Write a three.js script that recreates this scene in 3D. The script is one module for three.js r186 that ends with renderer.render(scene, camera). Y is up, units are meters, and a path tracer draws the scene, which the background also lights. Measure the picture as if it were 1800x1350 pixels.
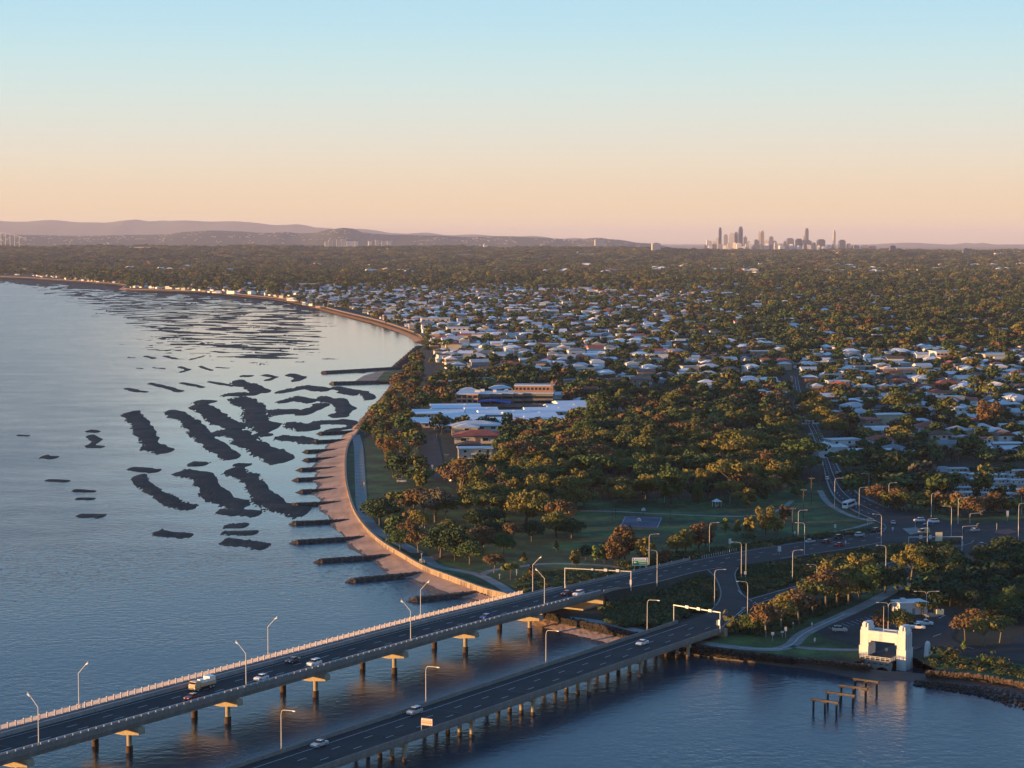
import * as THREE from 'three';
import { mergeGeometries } from 'three/addons/utils/BufferGeometryUtils.js';
import { createNoise2D } from 'simplex-noise';

// ---------------------------------------------------------------- camera, sky, sun, exposure
const scene = new THREE.Scene(), EXPOSURE = 2.9, SKY_LEVEL = 0.382;   // exposed for the dawn shade
const EYE = 120, FOCAL = 3500, TILT = Math.atan(250 / FOCAL);          // drone 120 m up, long lens, looking slightly down
const camera = new THREE.PerspectiveCamera(2 * Math.atan(675 / FOCAL) * 180 / Math.PI, 4 / 3, 1, 200000);
camera.position.set(0, EYE, 0);
camera.rotation.set(-TILT, 0, 0);
scene.add(camera);
const renderer = new THREE.WebGLRenderer({ antialias: true });
renderer.toneMapping = THREE.LinearToneMapping;
renderer.toneMappingExposure = EXPOSURE;
renderer.shadowMap.enabled = true;

const srgb = (v) => { v /= 255; return v <= 0.04045 ? v / 12.92 : Math.pow((v + 0.055) / 1.055, 2.4); };
// clear dawn sky: colour by height above the horizon (degrees), the same all round
const SKY = [[0, 246, 214, 168], [0.4, 245, 215, 170], [1.0, 239, 211, 170], [1.6, 233, 212, 180], [2.3, 228, 217, 194], [2.9, 222, 219, 204], [3.7, 213, 222, 213], [4.5, 203, 223, 221], [5.3, 192, 222, 226], [6.1, 181, 219, 231], [7, 174, 215, 233], [10, 132, 185, 223], [14, 104, 160, 208], [20, 93, 149, 201], [35, 88, 141, 197], [60, 88, 139, 196], [90, 86, 136, 194]];
{
  const W = 32, H = 2048, data = new Float32Array(W * H * 4);
  for (let r = 0; r < H; r++) {
    const el = Math.max(0, ((r + 0.5) / H - 0.5) * 180);
    let k = 0; while (k < SKY.length - 2 && SKY[k + 1][0] < el) k++;
    const a = SKY[k], b = SKY[k + 1], t = Math.min(1, Math.max(0, (el - a[0]) / (b[0] - a[0])));
    for (let c = 0; c < W; c++) {
      for (let i = 0; i < 3; i++) data[(r * W + c) * 4 + i] = SKY_LEVEL * (srgb(a[i + 1]) * (1 - t) + srgb(b[i + 1]) * t);
      data[(r * W + c) * 4 + 3] = 1;
    }
  }
  const t = new THREE.DataTexture(data, W, H, THREE.RGBAFormat, THREE.FloatType);
  t.mapping = THREE.EquirectangularReflectionMapping; t.magFilter = THREE.LinearFilter; t.needsUpdate = true;
  scene.background = t; scene.environment = t;
}
const SUN_AZ = 104 * Math.PI / 180, SUN_EL = 2.4 * Math.PI / 180;       // low dawn sun over the bay, to the left and a little behind
const sunDir = new THREE.Vector3(-Math.sin(SUN_AZ) * Math.cos(SUN_EL), Math.sin(SUN_EL), -Math.cos(SUN_AZ) * Math.cos(SUN_EL));
const sun = new THREE.DirectionalLight(new THREE.Color().setRGB(1.0, 0.55, 0.2), 5.0);
sun.target.position.set(60, 0, -900);
sun.position.copy(sun.target.position).addScaledVector(sunDir, 4000);
sun.castShadow = true; sun.shadow.mapSize.set(4096, 4096);
Object.assign(sun.shadow.camera, { left: -1500, right: 1500, top: 600, bottom: -600, near: 10, far: 9000 });
scene.add(sun, sun.target);
scene.fog = new THREE.FogExp2(new THREE.Color().setRGB(0.7, 0.74, 0.98), 1.9e-5);

// ---------------------------------------------------------------- helpers
let seed = 20240611;
const rnd = () => { seed = (seed + 0x6d2b79f5) | 0; let t = Math.imul(seed ^ (seed >>> 15), 1 | seed); t = (t + Math.imul(t ^ (t >>> 7), 61 | t)) ^ t; return ((t ^ (t >>> 14)) >>> 0) / 4294967296; };
const rr = (a, b) => a + (b - a) * rnd();
const pick = (a) => a[Math.floor(rnd() * a.length)];
const nz = createNoise2D(rnd), nz2 = createNoise2D(rnd);
const lerp = THREE.MathUtils.lerp, clamp = THREE.MathUtils.clamp, sstep = THREE.MathUtils.smoothstep;
const V = (x, y, z) => new THREE.Vector3(x, y, z);
const CT = Math.cos(TILT), ST = Math.sin(TILT);
// survey: where the sight line of the 1800 x 1350 photograph through (u, v) meets level ground at height h
function G(u, v, h = 0) {
  const x = (u - 900) / FOCAL, y = (675 - v) / FOCAL, dy = y * CT - ST, dz = -CT - y * ST, t = (h - EYE) / dy;
  return V(x * t, h, dz * t);
}
function toUV(p) {   // the other way round
  const y = p.y - EYE, yy = y * CT - p.z * ST, zz = y * ST + p.z * CT;
  return [900 + FOCAL * p.x / -zz, 675 - FOCAL * yy / -zz];
}
const LAND = 3;
const names = {};
const numbered = (n) => { const k = names[n] = (names[n] ?? -1) + 1; return k ? n + '_' + String(k).padStart(3, '0') : n; };
const shade = (o) => { o.traverse((c) => { if (c.isMesh) { c.castShadow = true; c.receiveShadow = true; } }); return o; };
function tag(o, label, category, group, kind) {
  o.userData.label = label; if (category) o.userData.category = category; if (group) o.userData.group = group; if (kind) o.userData.kind = kind;
  return o;
}
function thing(name, label, category, pos, turn = 0, group) {
  const o = new THREE.Group(); o.name = numbered(name); scene.add(o);
  if (pos) o.position.copy(pos); o.rotation.y = turn;
  return tag(o, label, category, group);
}
function mesh(name, geo, mat, parent) { const m = new THREE.Mesh(geo, mat); m.name = parent === scene ? numbered(name) : name; m.castShadow = m.receiveShadow = true; parent.add(m); return m; }
function structure(name, geo, mat, label) { const m = mesh(name, geo, mat, scene); m.userData.kind = 'structure'; if (label) m.userData.label = label; return m; }
function stuff(o, name, label, category) { o.name = numbered(name); o.castShadow = o.receiveShadow = true; scene.add(o); return tag(o, label, category, undefined, 'stuff'); }
const box = (w, h, d, x = 0, y = 0, z = 0, ry = 0) => { const g = new THREE.BoxGeometry(w, h, d); if (ry) g.rotateY(ry); return g.translate(x, y, z); };
const merge = (gs) => mergeGeometries(gs.map((g) => (g.index ? g.toNonIndexed() : g)).map((g) => { for (const k of Object.keys(g.attributes)) if (!['position', 'normal', 'uv'].includes(k)) g.deleteAttribute(k); return g; }));
function rod(a, b, r0, r1 = r0, seg = 6) {   // tapered bar between two points
  const d = b.clone().sub(a), g = new THREE.CylinderGeometry(r1, r0, d.length(), seg, 1);
  g.translate(0, d.length() / 2, 0);
  g.applyQuaternion(new THREE.Quaternion().setFromUnitVectors(V(0, 1, 0), d.normalize()));
  return g.translate(a.x, a.y, a.z);
}
const tube = (pts, r, seg = 10, rad = 6) => new THREE.TubeGeometry(new THREE.CatmullRomCurve3(pts, false, 'catmullrom', 0.3), seg, r, rad, false);
function fromTris(pos, idx, uv) {
  const g = new THREE.BufferGeometry();
  g.setAttribute('position', new THREE.Float32BufferAttribute(pos, 3));
  if (uv) g.setAttribute('uv', new THREE.Float32BufferAttribute(uv, 2));
  g.setIndex(idx); g.computeVertexNormals(); return g;
}
// ---------------------------------------------------------------- computed textures
function periodic(size, cells, s) {   // tileable value noise
  const g = new Float32Array(cells * cells); let q = s * 7919 + 13;
  for (let i = 0; i < g.length; i++) { q = (q * 1664525 + 1013904223) >>> 0; g[i] = q / 4294967296; }
  return (x, y) => { x = x / size * cells; y = y / size * cells; const i = Math.floor(x), j = Math.floor(y), fx = x - i, fy = y - j, sx = fx * fx * (3 - 2 * fx), sy = fy * fy * (3 - 2 * fy), at = (a, b) => g[((b % cells + cells) % cells) * cells + ((a % cells + cells) % cells)];
    return lerp(lerp(at(i, j), at(i + 1, j), sx), lerp(at(i, j + 1), at(i + 1, j + 1), sx), sy); };
}
function tex(size, fn, repeatMetres, color = true) {   // fn(x, y) -> [r, g, b] 0..1
  const d = new Uint8Array(size * size * 4);
  for (let y = 0; y < size; y++) for (let x = 0; x < size; x++) { const c = fn(x, y), o = (y * size + x) * 4; for (let i = 0; i < 3; i++) d[o + i] = clamp(c[i], 0, 1) * 255; d[o + 3] = 255; }
  const t = new THREE.DataTexture(d, size, size, THREE.RGBAFormat);
  t.wrapS = t.wrapT = THREE.RepeatWrapping; t.magFilter = THREE.LinearFilter; t.minFilter = THREE.LinearMipmapLinearFilter; t.generateMipmaps = true;
  if (color) t.colorSpace = THREE.SRGBColorSpace;
  t.repeat.set(1 / repeatMetres, 1 / repeatMetres); t.needsUpdate = true; return t;
}
function mottled(size, metres, amp, layers, s, tint = [1, 1, 1]) {   // grey-white mottling that multiplies a material's colour
  const ns = layers.map((c, i) => periodic(size, c, s + i));
  const speck = periodic(size, size, s + 31);
  return tex(size, (x, y) => { let v = 0, w = 0; ns.forEach((n, i) => { const a = Math.pow(0.72, i); v += n(x, y) * a; w += a; }); v = v / w; v = 1 - amp + amp * 2 * (v - 0.5) + amp * 0.5 * (speck(x, y) - 0.5); return tint.map((k) => v * k + (1 - k) * 0.0); }, metres);
}
const T = {
  ground: mottled(512, 90, 0.36, [4, 9, 22, 60, 150], 3), asphalt: mottled(512, 26, 0.34, [3, 8, 30, 120], 9), concrete: mottled(512, 14, 0.2, [3, 9, 28, 90], 17),
  sand: mottled(512, 40, 0.22, [3, 8, 24, 70, 180], 23), rock: mottled(256, 4, 0.4, [4, 11, 40], 29), mud: mottled(512, 60, 0.5, [5, 14, 40, 120], 37), lawn: mottled(512, 46, 0.46, [4, 11, 30, 90, 220], 41), roof: mottled(256, 9, 0.12, [3, 10, 50], 53), paint: mottled(256, 7, 0.12, [3, 9, 40], 57),
};
const lin = (r, g, b) => new THREE.Color().setRGB(r, g, b);
const std = (r, g, b, rough = 0.9, o = {}) => new THREE.MeshStandardMaterial({ color: lin(r, g, b), roughness: rough, ...o });
const M = {
  ground: std(0.055, 0.062, 0.03, 1, { map: T.ground }), lawn: std(0.11, 0.235, 0.05, 1, { map: T.lawn }), dry: std(0.13, 0.115, 0.045, 1, { map: T.lawn }),
  asphalt: std(0.038, 0.04, 0.045, 0.9, { map: T.asphalt }), asphaltOld: std(0.055, 0.057, 0.062, 0.92, { map: T.asphalt }), path: std(0.34, 0.33, 0.31, 0.9, { map: T.concrete }), concrete: std(0.4, 0.385, 0.36, 0.88, { map: T.concrete }),
  kerb: std(0.36, 0.35, 0.33, 0.9, { map: T.concrete }), line: std(0.62, 0.62, 0.6, 0.8), sand: std(0.62, 0.39, 0.27, 0.95, { map: T.sand }), wetSand: std(0.12, 0.1, 0.085, 0.75, { map: T.sand }), mud: std(0.08, 0.067, 0.06, 0.7, { map: T.mud }),
  rock: std(0.19, 0.14, 0.11, 0.95, { map: T.rock }), rockDark: std(0.06, 0.05, 0.045, 0.95, { map: T.rock }), rockTan: std(0.22, 0.17, 0.13, 0.95, { map: T.rock }), wall: std(0.46, 0.36, 0.27, 0.92, { map: T.concrete }), galv: std(0.55, 0.56, 0.57, 0.55, { metalness: 0.25 }), steel: std(0.5, 0.5, 0.5, 0.45, { metalness: 0.6 }),
  white: std(0.8, 0.79, 0.77, 0.7, { map: T.paint }), cream: std(0.62, 0.55, 0.42, 0.8, { map: T.paint }), black: std(0.02, 0.02, 0.022, 0.6), pier: std(0.52, 0.43, 0.3, 0.88, { map: T.concrete }), rust: std(0.12, 0.07, 0.045, 0.95, { map: T.rock }), girder: std(0.3, 0.3, 0.28, 0.9, { map: T.concrete }), glass: new THREE.MeshPhysicalMaterial({ color: lin(0.015, 0.02, 0.028), roughness: 0.08, ior: 1.5 }),
};
M.mud.specularIntensity = 0.3;
// flat sheet over a list of ground points; uv in metres
function sheet(pts, h) {
  const s = new THREE.Shape(pts.map((p) => new THREE.Vector2(p.x, -p.z))), g = new THREE.ShapeGeometry(s);
  const P = g.attributes.position, u = g.attributes.uv;
  for (let i = 0; i < P.count; i++) { const x = P.getX(i), y = P.getY(i); P.setXYZ(i, x, h, -y); u.setXY(i, x, -y); }
  g.computeVertexNormals(); return g;
}
const spline = (pts, n) => new THREE.CatmullRomCurve3(pts, false, 'catmullrom', 0.5).getSpacedPoints(n);
function strip(L, R) {   // surface between two point lists of equal length; uv in metres
  const pos = [], uv = [], idx = [];
  for (let i = 0; i < L.length; i++) { pos.push(L[i].x, L[i].y, L[i].z, R[i].x, R[i].y, R[i].z); uv.push(L[i].x, L[i].z, R[i].x, R[i].z); }
  for (let i = 0; i + 1 < L.length; i++) { const a = i * 2; idx.push(a, a + 1, a + 2, a + 2, a + 1, a + 3); }
  const g = fromTris(pos, idx, uv); if (g.attributes.normal.getY(0) < 0) { g.setIndex(idx.map((_, i) => idx[i - (i % 3) + [0, 2, 1][i % 3]])); g.computeVertexNormals(); }
  return g;
}
function sides(line) {   // unit horizontals pointing to the left of travel
  return line.map((p, i) => { const a = line[Math.max(0, i - 1)], b = line[Math.min(line.length - 1, i + 1)], d = b.clone().sub(a).setY(0).normalize(); return V(d.z, 0, -d.x); });
}
function ribbon(line, half, lift = 0) { const n = sides(line); return strip(line.map((p, i) => p.clone().addScaledVector(n[i], half).setY(p.y + lift)), line.map((p, i) => p.clone().addScaledVector(n[i], -half).setY(p.y + lift))); }
function sweep(line, prof) {   // closed profile [[side, up], ...] carried along a line
  const n = sides(line), pos = [], uv = [], idx = [], m = prof.length; let run = 0;
  line.forEach((p, i) => { if (i) run += p.distanceTo(line[i - 1]); prof.forEach(([s, u], k) => { pos.push(p.x + n[i].x * s, p.y + u, p.z + n[i].z * s); uv.push(run, k * 0.7 + s); }); });
  for (let i = 0; i + 1 < line.length; i++) for (let k = 0; k < m; k++) { const a = i * m + k, b = i * m + (k + 1) % m, c = a + m, d = b + m; idx.push(a, b, c, b, d, c); }
  for (const i of [0, line.length - 1]) for (let k = 1; k + 1 < m; k++) idx.push(i * m, i * m + k, i * m + k + 1);
  const g = fromTris(pos, idx, uv).toNonIndexed(); g.computeVertexNormals(); return g;
}
const px = (list, h) => list.map(([u, v, hh]) => G(u, v, hh ?? h));
const inside = (list, u, v) => { let c = false; for (let i = 0, j = list.length - 1; i < list.length; j = i++) { const [a, b] = list[i], [d, e] = list[j]; if ((b > v) !== (e > v) && u < (d - a) * (v - b) / (e - b) + a) c = !c; } return c; };
// ---------------------------------------------------------------- water
const waveN = (() => { const a = periodic(512, 26, 5), b = periodic(512, 61, 6), c = periodic(512, 140, 7); return (x, y) => 0.5 * a(x * 0.8 + 0 * y, y) + 0.32 * b(x, y) + 0.18 * c(x, y); })();
const waveBump = tex(512, (x, y) => { const v = waveN(x, y); return [v, v, v]; }, 46, false);
const swell = (() => { const a = periodic(256, 12, 71), b = periodic(256, 31, 72); return tex(256, (x, y) => { const v = 0.6 * a(x, y) + 0.4 * b(x, y); return [v, v, v]; }, 150, false); })();
// sea states, from glassy shallows to wind-ruffled open water
const LEVELS = 22, SEA = [...Array.from({ length: LEVELS }, (_, i) => { const t = i / (LEVELS - 1); return [0.016 + 0.165 * Math.pow(t, 1.5), 0.06 + 0.16 * t]; }), ...Array.from({ length: 8 }, (_, i) => [0.026 + 0.04 * i / 7, 0.2 - 0.03 * i / 7])].map(([b, r]) => new THREE.MeshPhysicalMaterial({ color: lin(0.012, 0.04, 0.06), roughness: r, ior: 1.33, bumpMap: waveBump, bumpScale: b * 2.2 }));
const seaState = (p, u, v) => {   // how ruffled the water is: glassy among the banks and along the groynes, ruffled outside; the inlet under the bridges is slack
  const st = nz(p.x / 260, p.z / 150), st2 = nz2(p.x / 110, p.z / 45), fine = nz(p.x / 30 + 40, p.z / 16), mix = (rnd() - 0.5) * 0.16;
  if (v + 40 * (u - 300) / 600 + 40 * st + (rnd() - 0.5) * 130 > 1010) return LEVELS + clamp(Math.floor((0.45 + 0.3 * st + 0.3 * st2 + mix) * 8), 0, 7);
  const near = 0.35 + 0.65 * sstep(v, 560, 800); let s = 0.84 + near * (0.1 * st + 0.13 * st2 + 0.1 * fine) ;
  s -= 0.95 * Math.exp(-Math.pow((u - (510 - (v - 700) * 0.05)) / 300, 2) - Math.pow((v - 740) / 200, 2)) + 0.55 * Math.exp(-Math.pow((u - 560) / 330, 2) - Math.pow((v - 590) / 60, 2));
  return clamp(Math.floor(s * LEVELS), 0, LEVELS - 1);
};
{
  // rows at growing distances so that near water is finer than far water
  const us = [], vs = []; for (let u = -260; u <= 2060; u += 5) us.push(u); for (let v = 484; v < 1460; v += v < 640 ? 2 : 3.2) vs.push(v);
  const pos = [], uv = [], groups = SEA.map(() => []), w = us.length;
  vs.forEach((v) => us.forEach((u) => { const p = G(u, v, 0); pos.push(p.x, 0, p.z); uv.push(p.x, p.z); }));
  for (let j = 0; j + 1 < vs.length; j++) for (let i = 0; i + 1 < w; i++) {
    const u = us[i] + 3, v = vs[j] + 1; if (v < 1000 && u > 830) continue; if (v < 760 && u > 770) continue; if (v < 520 && u > 560) continue;
    const p = G(u, v, 0), k = seaState(p, u, v), a = j * w + i;
    groups[k].push(a, a + w, a + 1, a + 1, a + w, a + w + 1);
  }
  const g = fromTris(pos, groups.flat(), uv); let at = 0; groups.forEach((q, k) => { g.addGroup(at, q.length, k); at += q.length; });
  structure('bay_water', g, SEA, 'calm tidal bay water at low tide');
  const far = new THREE.PlaneGeometry(16000, 9000).rotateX(-Math.PI / 2).translate(-6600, -0.06, -4000), P = far.attributes.position, U = far.attributes.uv;
  for (let i = 0; i < P.count; i++) U.setXY(i, P.getX(i), P.getZ(i));
  structure('open_water', far, SEA[10], 'open bay water beyond the flats');
  structure('sea_bed', far.clone().translate(0, -2.5, 0), M.mud, 'muddy sea bed');
}
// ---------------------------------------------------------------- mud banks: ridges of dark mud that stand just out of the water
const BANKS = [   // [half width in metres, points of the crest]
  [5.2, [[231, 726], [246, 742], [253, 756], [262, 770], [266, 784], [290, 792]]], [2.6, [[158, 757], [172, 759]]], [3, [[160, 766], [172, 774], [158, 784], [178, 786]]],
  [5.4, [[300, 724], [330, 736], [345, 752], [358, 768], [376, 782], [408, 802]]], [5, [[350, 706], [372, 706]]], [6.4, [[350, 714], [366, 722], [385, 736], [404, 747], [422, 750]]], [7, [[394, 760], [420, 764], [440, 779], [470, 795], [497, 806]]],
  [6.5, [[418, 671], [445, 680], [464, 688]]], [8.5, [[424, 702], [442, 712], [447, 727], [458, 746], [474, 751]]], [3, [[452, 764], [474, 764.5]]], [5, [[402, 694], [448, 693]]],
  [3.2, [[222, 683], [240, 687], [256, 689]]], [3.2, [[264, 674], [290, 680], [318, 688]]], [3, [[320, 673], [345, 678], [356, 681]]], [3, [[368, 671], [390, 675], [410, 678]]], [4, [[426, 661], [440, 661]]], [4, [[466, 659], [485, 663], [472, 668]]], [5, [[512, 659], [532, 664], [520, 669]]],
  [6, [[500, 688], [540, 680], [572, 685]]], [6, [[500, 705], [520, 700], [548, 704]]], [7, [[486, 724], [508, 724]]], [6.5, [[535, 725], [556, 718], [566, 712]]], [7, [[568, 702], [598, 706], [610, 720], [600, 729]]], [7, [[514, 748], [550, 751]]], [4.5, [[494, 770], [525, 772], [550, 776]]], [5, [[556, 744], [600, 741], [618, 744]]], [5, [[590, 682], [640, 690], [652, 700]]], [4, [[600, 690], [625, 694]]], [4, [[580, 758], [612, 752]]],
  [3.2, [[570, 655], [610, 653], [640, 655]]],
  [3, [[232, 824], [262, 827], [276, 828]]], [3.8, [[246, 838], [256, 852], [268, 863], [292, 876], [312, 886], [336, 892]]], [3.6, [[340, 816], [360, 816]]], [4.8, [[326, 831], [356, 836], [364, 850], [376, 866], [396, 881], [420, 888]]], [3.2, [[390, 898], [420, 901], [450, 903]]], [2.6, [[416, 817], [436, 817]]], [5, [[413, 828], [436, 838], [450, 855], [464, 873], [490, 891], [530, 898]]],
  [2.6, [[400, 925], [428, 924]]], [2.4, [[395, 937], [446, 937]]], [3.2, [[400, 951], [436, 955], [464, 961]]], [2.8, [[280, 936], [304, 940], [330, 942]]], [2, [[140, 906], [180, 907]]], [3, [[78, 803], [96, 804]]], [1.5, [[132, 862], [166, 864]]], [1.5, [[138, 876], [164, 877]]], [1.6, [[85, 844], [120, 846]]], [1.4, [[32, 765], [50, 766]]], [1.6, [[240, 647], [252, 648]]], [1.8, [[268, 646], [290, 648]]], [3, [[316, 645], [332, 650], [320, 654]]], [2.6, [[352, 644], [372, 651]]], [2, [[226, 628], [236, 629]]], [3, [[256, 626], [272, 630]]], [3.2, [[290, 626], [310, 631]]], [3, [[336, 632], [356, 627]]], [2, [[380, 646], [402, 647]]], [2.4, [[300, 614], [316, 616]]], [2.4, [[330, 610], [346, 613]]],
].map(([r, pts]) => [r * (r > 4 ? 0.9 : 0.74), px(pts, 0)]);
const DRAWN_OUT = 0.24;   // the ebb draws the banks out along the bay
const segD = (p, a, b) => { const dx = b.x - a.x, dz = (b.z - a.z) * DRAWN_OUT, ez = (p.z - a.z) * DRAWN_OUT, t = clamp(((p.x - a.x) * dx + ez * dz) / (dx * dx + dz * dz + 1e-9), 0, 1); return Math.hypot(p.x - a.x - dx * t, ez - dz * t); };
const COAST = [[2100, 1262], [1960, 1232], [1800, 1200], [1700, 1184], [1645, 1177], [1624, 1166], [1610, 1157], [1532, 1151], [1519, 1160], [1500, 1164], [1440, 1160], [1340, 1150], [1270, 1143], [1200, 1131], [1140, 1119], [1080, 1106], [1010, 1090], [955, 1078], [900, 1048], [850, 1034], [790, 1012], [745, 995], [705, 972], [672, 952], [645, 928], [625, 900], [614, 870], [608, 838], [608, 800], [614, 778], [626, 762], [632, 752], [640, 742], [655, 725], [672, 705], [690, 685], [700, 662], [706, 648], [722, 632], [738, 614], [746, 602], [735, 592], [705, 580], [660, 566], [600, 551], [545, 537], [490, 527], [440, 522], [380, 516], [310, 513], [222, 510], [222, 503], [170, 498], [110, 494], [50, 490], [0, 488], [-120, 484], [-400, 478], [-900, 470]];
const coast = px(COAST, LAND);
{
  const us = [], vs = []; for (let u = -60; u <= 730; u += 2) us.push(u); for (let v = 489; v < 985; v += v < 600 ? 0.8 : 1.3) vs.push(v);
  const w = us.length, H = new Float32Array(w * vs.length), pos = [], uv = [];
  vs.forEach((v, j) => us.forEach((u, i) => {
    const p = G(u, v, 0); let f = -1, lee = 0;
    if (v > 615) for (const [r, c] of BANKS) { if (Math.abs(c[0].z - p.z) > 400) continue; for (let k = 0; k + 1 < c.length; k++) { const d = segD(p, c[k], c[k + 1]); if (d < r * 2.6) { const t = clamp((p.z - c[k].z) / (c[k + 1].z - c[k].z || 1), 0, 1), off = p.x - lerp(c[k].x, c[k + 1].x, t), g = 0.9 - 0.95 * Math.pow(d / r * (off < 0 ? 0.86 : 1), 1.5) + 0.36 * nz2(p.x / 19 + 7, p.z / 60); if (g > f) { f = g; lee = off < -0.2 * r ? 1 : 0; } } } }
    // the distant field of bars and the flats along the far shore
    const q = p.x * 0.86 + p.z * 0.5, s = -p.x * 0.5 + p.z * 0.86;
    if (v < 668) {
      const edge = -70 + Math.max(0, v - 500) * 2.7, zone = sstep(u, edge, edge + 200) * (1 - 0.85 * sstep(u, 520 - (v - 560) * 0.7, 620)) * (v < 630 ? 1 : 1 - (v - 630) / 30);
      const n = nz(q / 105, s / 44) + 0.4 * nz2(q / 40, s / 20); f = Math.max(f, (n - 1.36 + 1.42 * zone) * 1.1);
      const mid = Math.exp(-Math.pow((u - 330 - (v - 610) * 1.2) / 130, 2) - Math.pow((v - 612) / 34, 2)); f = Math.max(f, (nz(q / 46 + 3, s / 30) + 0.3 * nz2(q / 20, s / 24) - 1.42 + 1.05 * mid) * 1.1);
      const shore = v - (487 + Math.max(0, u) * 0.075 + Math.pow(Math.max(0, u - 420) / 100, 2) * 4.9);
      f = Math.max(f, 0.75 - shore / (u > 560 ? 7 : 12) + 0.5 * nz2(q / 60, s / 40));
    }
    { const ragged = Math.max(lee * 0.9, 0.8 * sstep(nz2(p.x / 34, p.z / 90 + 9), 0, 0.5)); f += 0.1 * nz(p.x / 7, p.z / 24) + ragged * (0.3 * nz2(p.x / 3, p.z / 12) + 0.5 * (rnd() - 0.5)); }
    H[j * w + i] = Math.max(-0.5, f * 0.28); pos.push(p.x, H[j * w + i], p.z); uv.push(p.x, p.z);
  }));
  const idx = [];
  for (let j = 0; j + 1 < vs.length; j++) for (let i = 0; i + 1 < w; i++) { const a = j * w + i; if (Math.max(H[a], H[a + 1], H[a + w], H[a + w + 1]) > -0.06) idx.push(a, a + w, a + 1, a + 1, a + w, a + w + 1); }
  const used = new Map(), P = [], U = [], I = idx.map((a) => { if (!used.has(a)) { used.set(a, used.size); P.push(pos[a * 3], pos[a * 3 + 1], pos[a * 3 + 2]); U.push(uv[a * 2], uv[a * 2 + 1]); } return used.get(a); });
  structure('mud_banks', fromTris(P, I, U), M.mud, 'dark wet mud banks left by the ebb tide');
}
// ---------------------------------------------------------------- land
structure('ground', sheet([...coast, V(-60000, LAND, -95000), V(60000, LAND, -95000), V(9000, LAND, -300)], LAND), M.ground, 'coastal plain under the suburb and woods');
// beach below the near sea wall, sloping under the water
{
  const wallLine = spline(px([[960, 1079], [900, 1049], [850, 1035], [790, 1013], [745, 996], [705, 973], [672, 953], [645, 929], [625, 901], [614, 871], [608, 839], [608, 801], [614, 779], [626, 763], [640, 743], [672, 706]], 1.3), 150);
  const waterLine = spline(px([[935, 1092], [860, 1062], [790, 1046], [730, 1026], [690, 1008], [650, 985], [618, 962], [590, 930], [566, 898], [556, 872], [552, 842], [556, 806], [572, 786], [600, 770], [622, 750], [655, 712]], 0), 150);
  const rows = 26, pos = [], uv = [], idx = [];
  wallLine.forEach((a, i) => { const b = waterLine[i]; for (let k = 0; k <= rows; k++) { const t = k / rows * 1.5, p = a.clone().lerp(b, t); const cusp = 0.16 * Math.sin(p.z / 9) * t; p.y = lerp(2.1, 0.0, Math.pow(Math.min(t, 1.5), 0.85)) + 0.07 * nz(p.x / 7, p.z / 12) + 0.05 * nz2(p.x / 2.4, p.z / 4) + cusp; pos.push(p.x, p.y, p.z); uv.push(p.x, p.z); } });
  for (let i = 0; i + 1 < wallLine.length; i++) for (let k = 0; k < rows; k++) { const a = i * (rows + 1) + k, b = a + rows + 1; idx.push(a, b, a + 1, a + 1, b, b + 1); }
  let g = fromTris(pos, idx, uv); if (g.attributes.normal.getY(40) < 0) { const q = []; for (let i = 0; i < idx.length; i += 3) q.push(idx[i], idx[i + 2], idx[i + 1]); g = fromTris(pos, q, uv); }
  const I = g.index.array, dryI = [], wetI = []; for (let i = 0; i < I.length; i += 3) { const y = (g.attributes.position.getY(I[i]) + g.attributes.position.getY(I[i + 1]) + g.attributes.position.getY(I[i + 2])) / 3, x = g.attributes.position.getX(I[i]), z = g.attributes.position.getZ(I[i]); (y < 0.2 + 0.16 * nz(x / 14, z / 22) + 0.1 * nz2(x / 4, z / 6) ? wetI : dryI).push(I[i], I[i + 1], I[i + 2]); }
  g.setIndex([...dryI, ...wetI]); g.addGroup(0, dryI.length, 0); g.addGroup(dryI.length, wetI.length, 1);
  structure('beach', g, [M.sand, M.wetSand], 'pink sand beach between the groynes');
}
// river bank on this side of the bridges: dark shingle and mud running down to the water
function shore(name, top, bottom, h0, mat, label) {
  const A = spline(px(top, h0), 70), B = spline(px(bottom, -0.15), 70), pos = [], uv = [], idx = [], rows = 16;
  A.forEach((a, i) => { for (let k = 0; k <= rows; k++) { const t = k / rows, p = a.clone().lerp(B[i], t); p.y += (0.1 * nz(p.x / 4, p.z / 6) + 0.1 * nz2(p.x / 1.4, p.z / 2)) * (k ? 1 : 0); pos.push(p.x, p.y, p.z); uv.push(p.x, p.z); } });
  for (let i = 0; i + 1 < A.length; i++) for (let k = 0; k < rows; k++) { const a = i * (rows + 1) + k, b = a + rows + 1; idx.push(a, a + 1, b, a + 1, b + 1, b); }
  let g = fromTris(pos, idx, uv); if (g.attributes.normal.getY(40) < 0) { const q = []; for (let i = 0; i < idx.length; i += 3) q.push(idx[i], idx[i + 2], idx[i + 1]); g = fromTris(pos, q, uv); }
  return structure(name, g, mat, label);
}
shore('river_shore', [[2050, 1256], [1800, 1206], [1700, 1190], [1620, 1184], [1520, 1176], [1440, 1169], [1340, 1159], [1270, 1151], [1190, 1141]], [[2050, 1300], [1800, 1246], [1700, 1218], [1620, 1200], [1520, 1196], [1440, 1181], [1340, 1168], [1270, 1160], [1180, 1146]], 1.3, M.wetSand, 'dark shingle shore below the rock bank');
shore('river_beach', [[1170, 1134], [1130, 1124], [1080, 1112], [1020, 1099], [950, 1086]], [[1130, 1146], [1090, 1138], [1040, 1126], [985, 1112], [925, 1098]], 1.2, M.sand, 'small sand beach between the two bridges');
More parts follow.
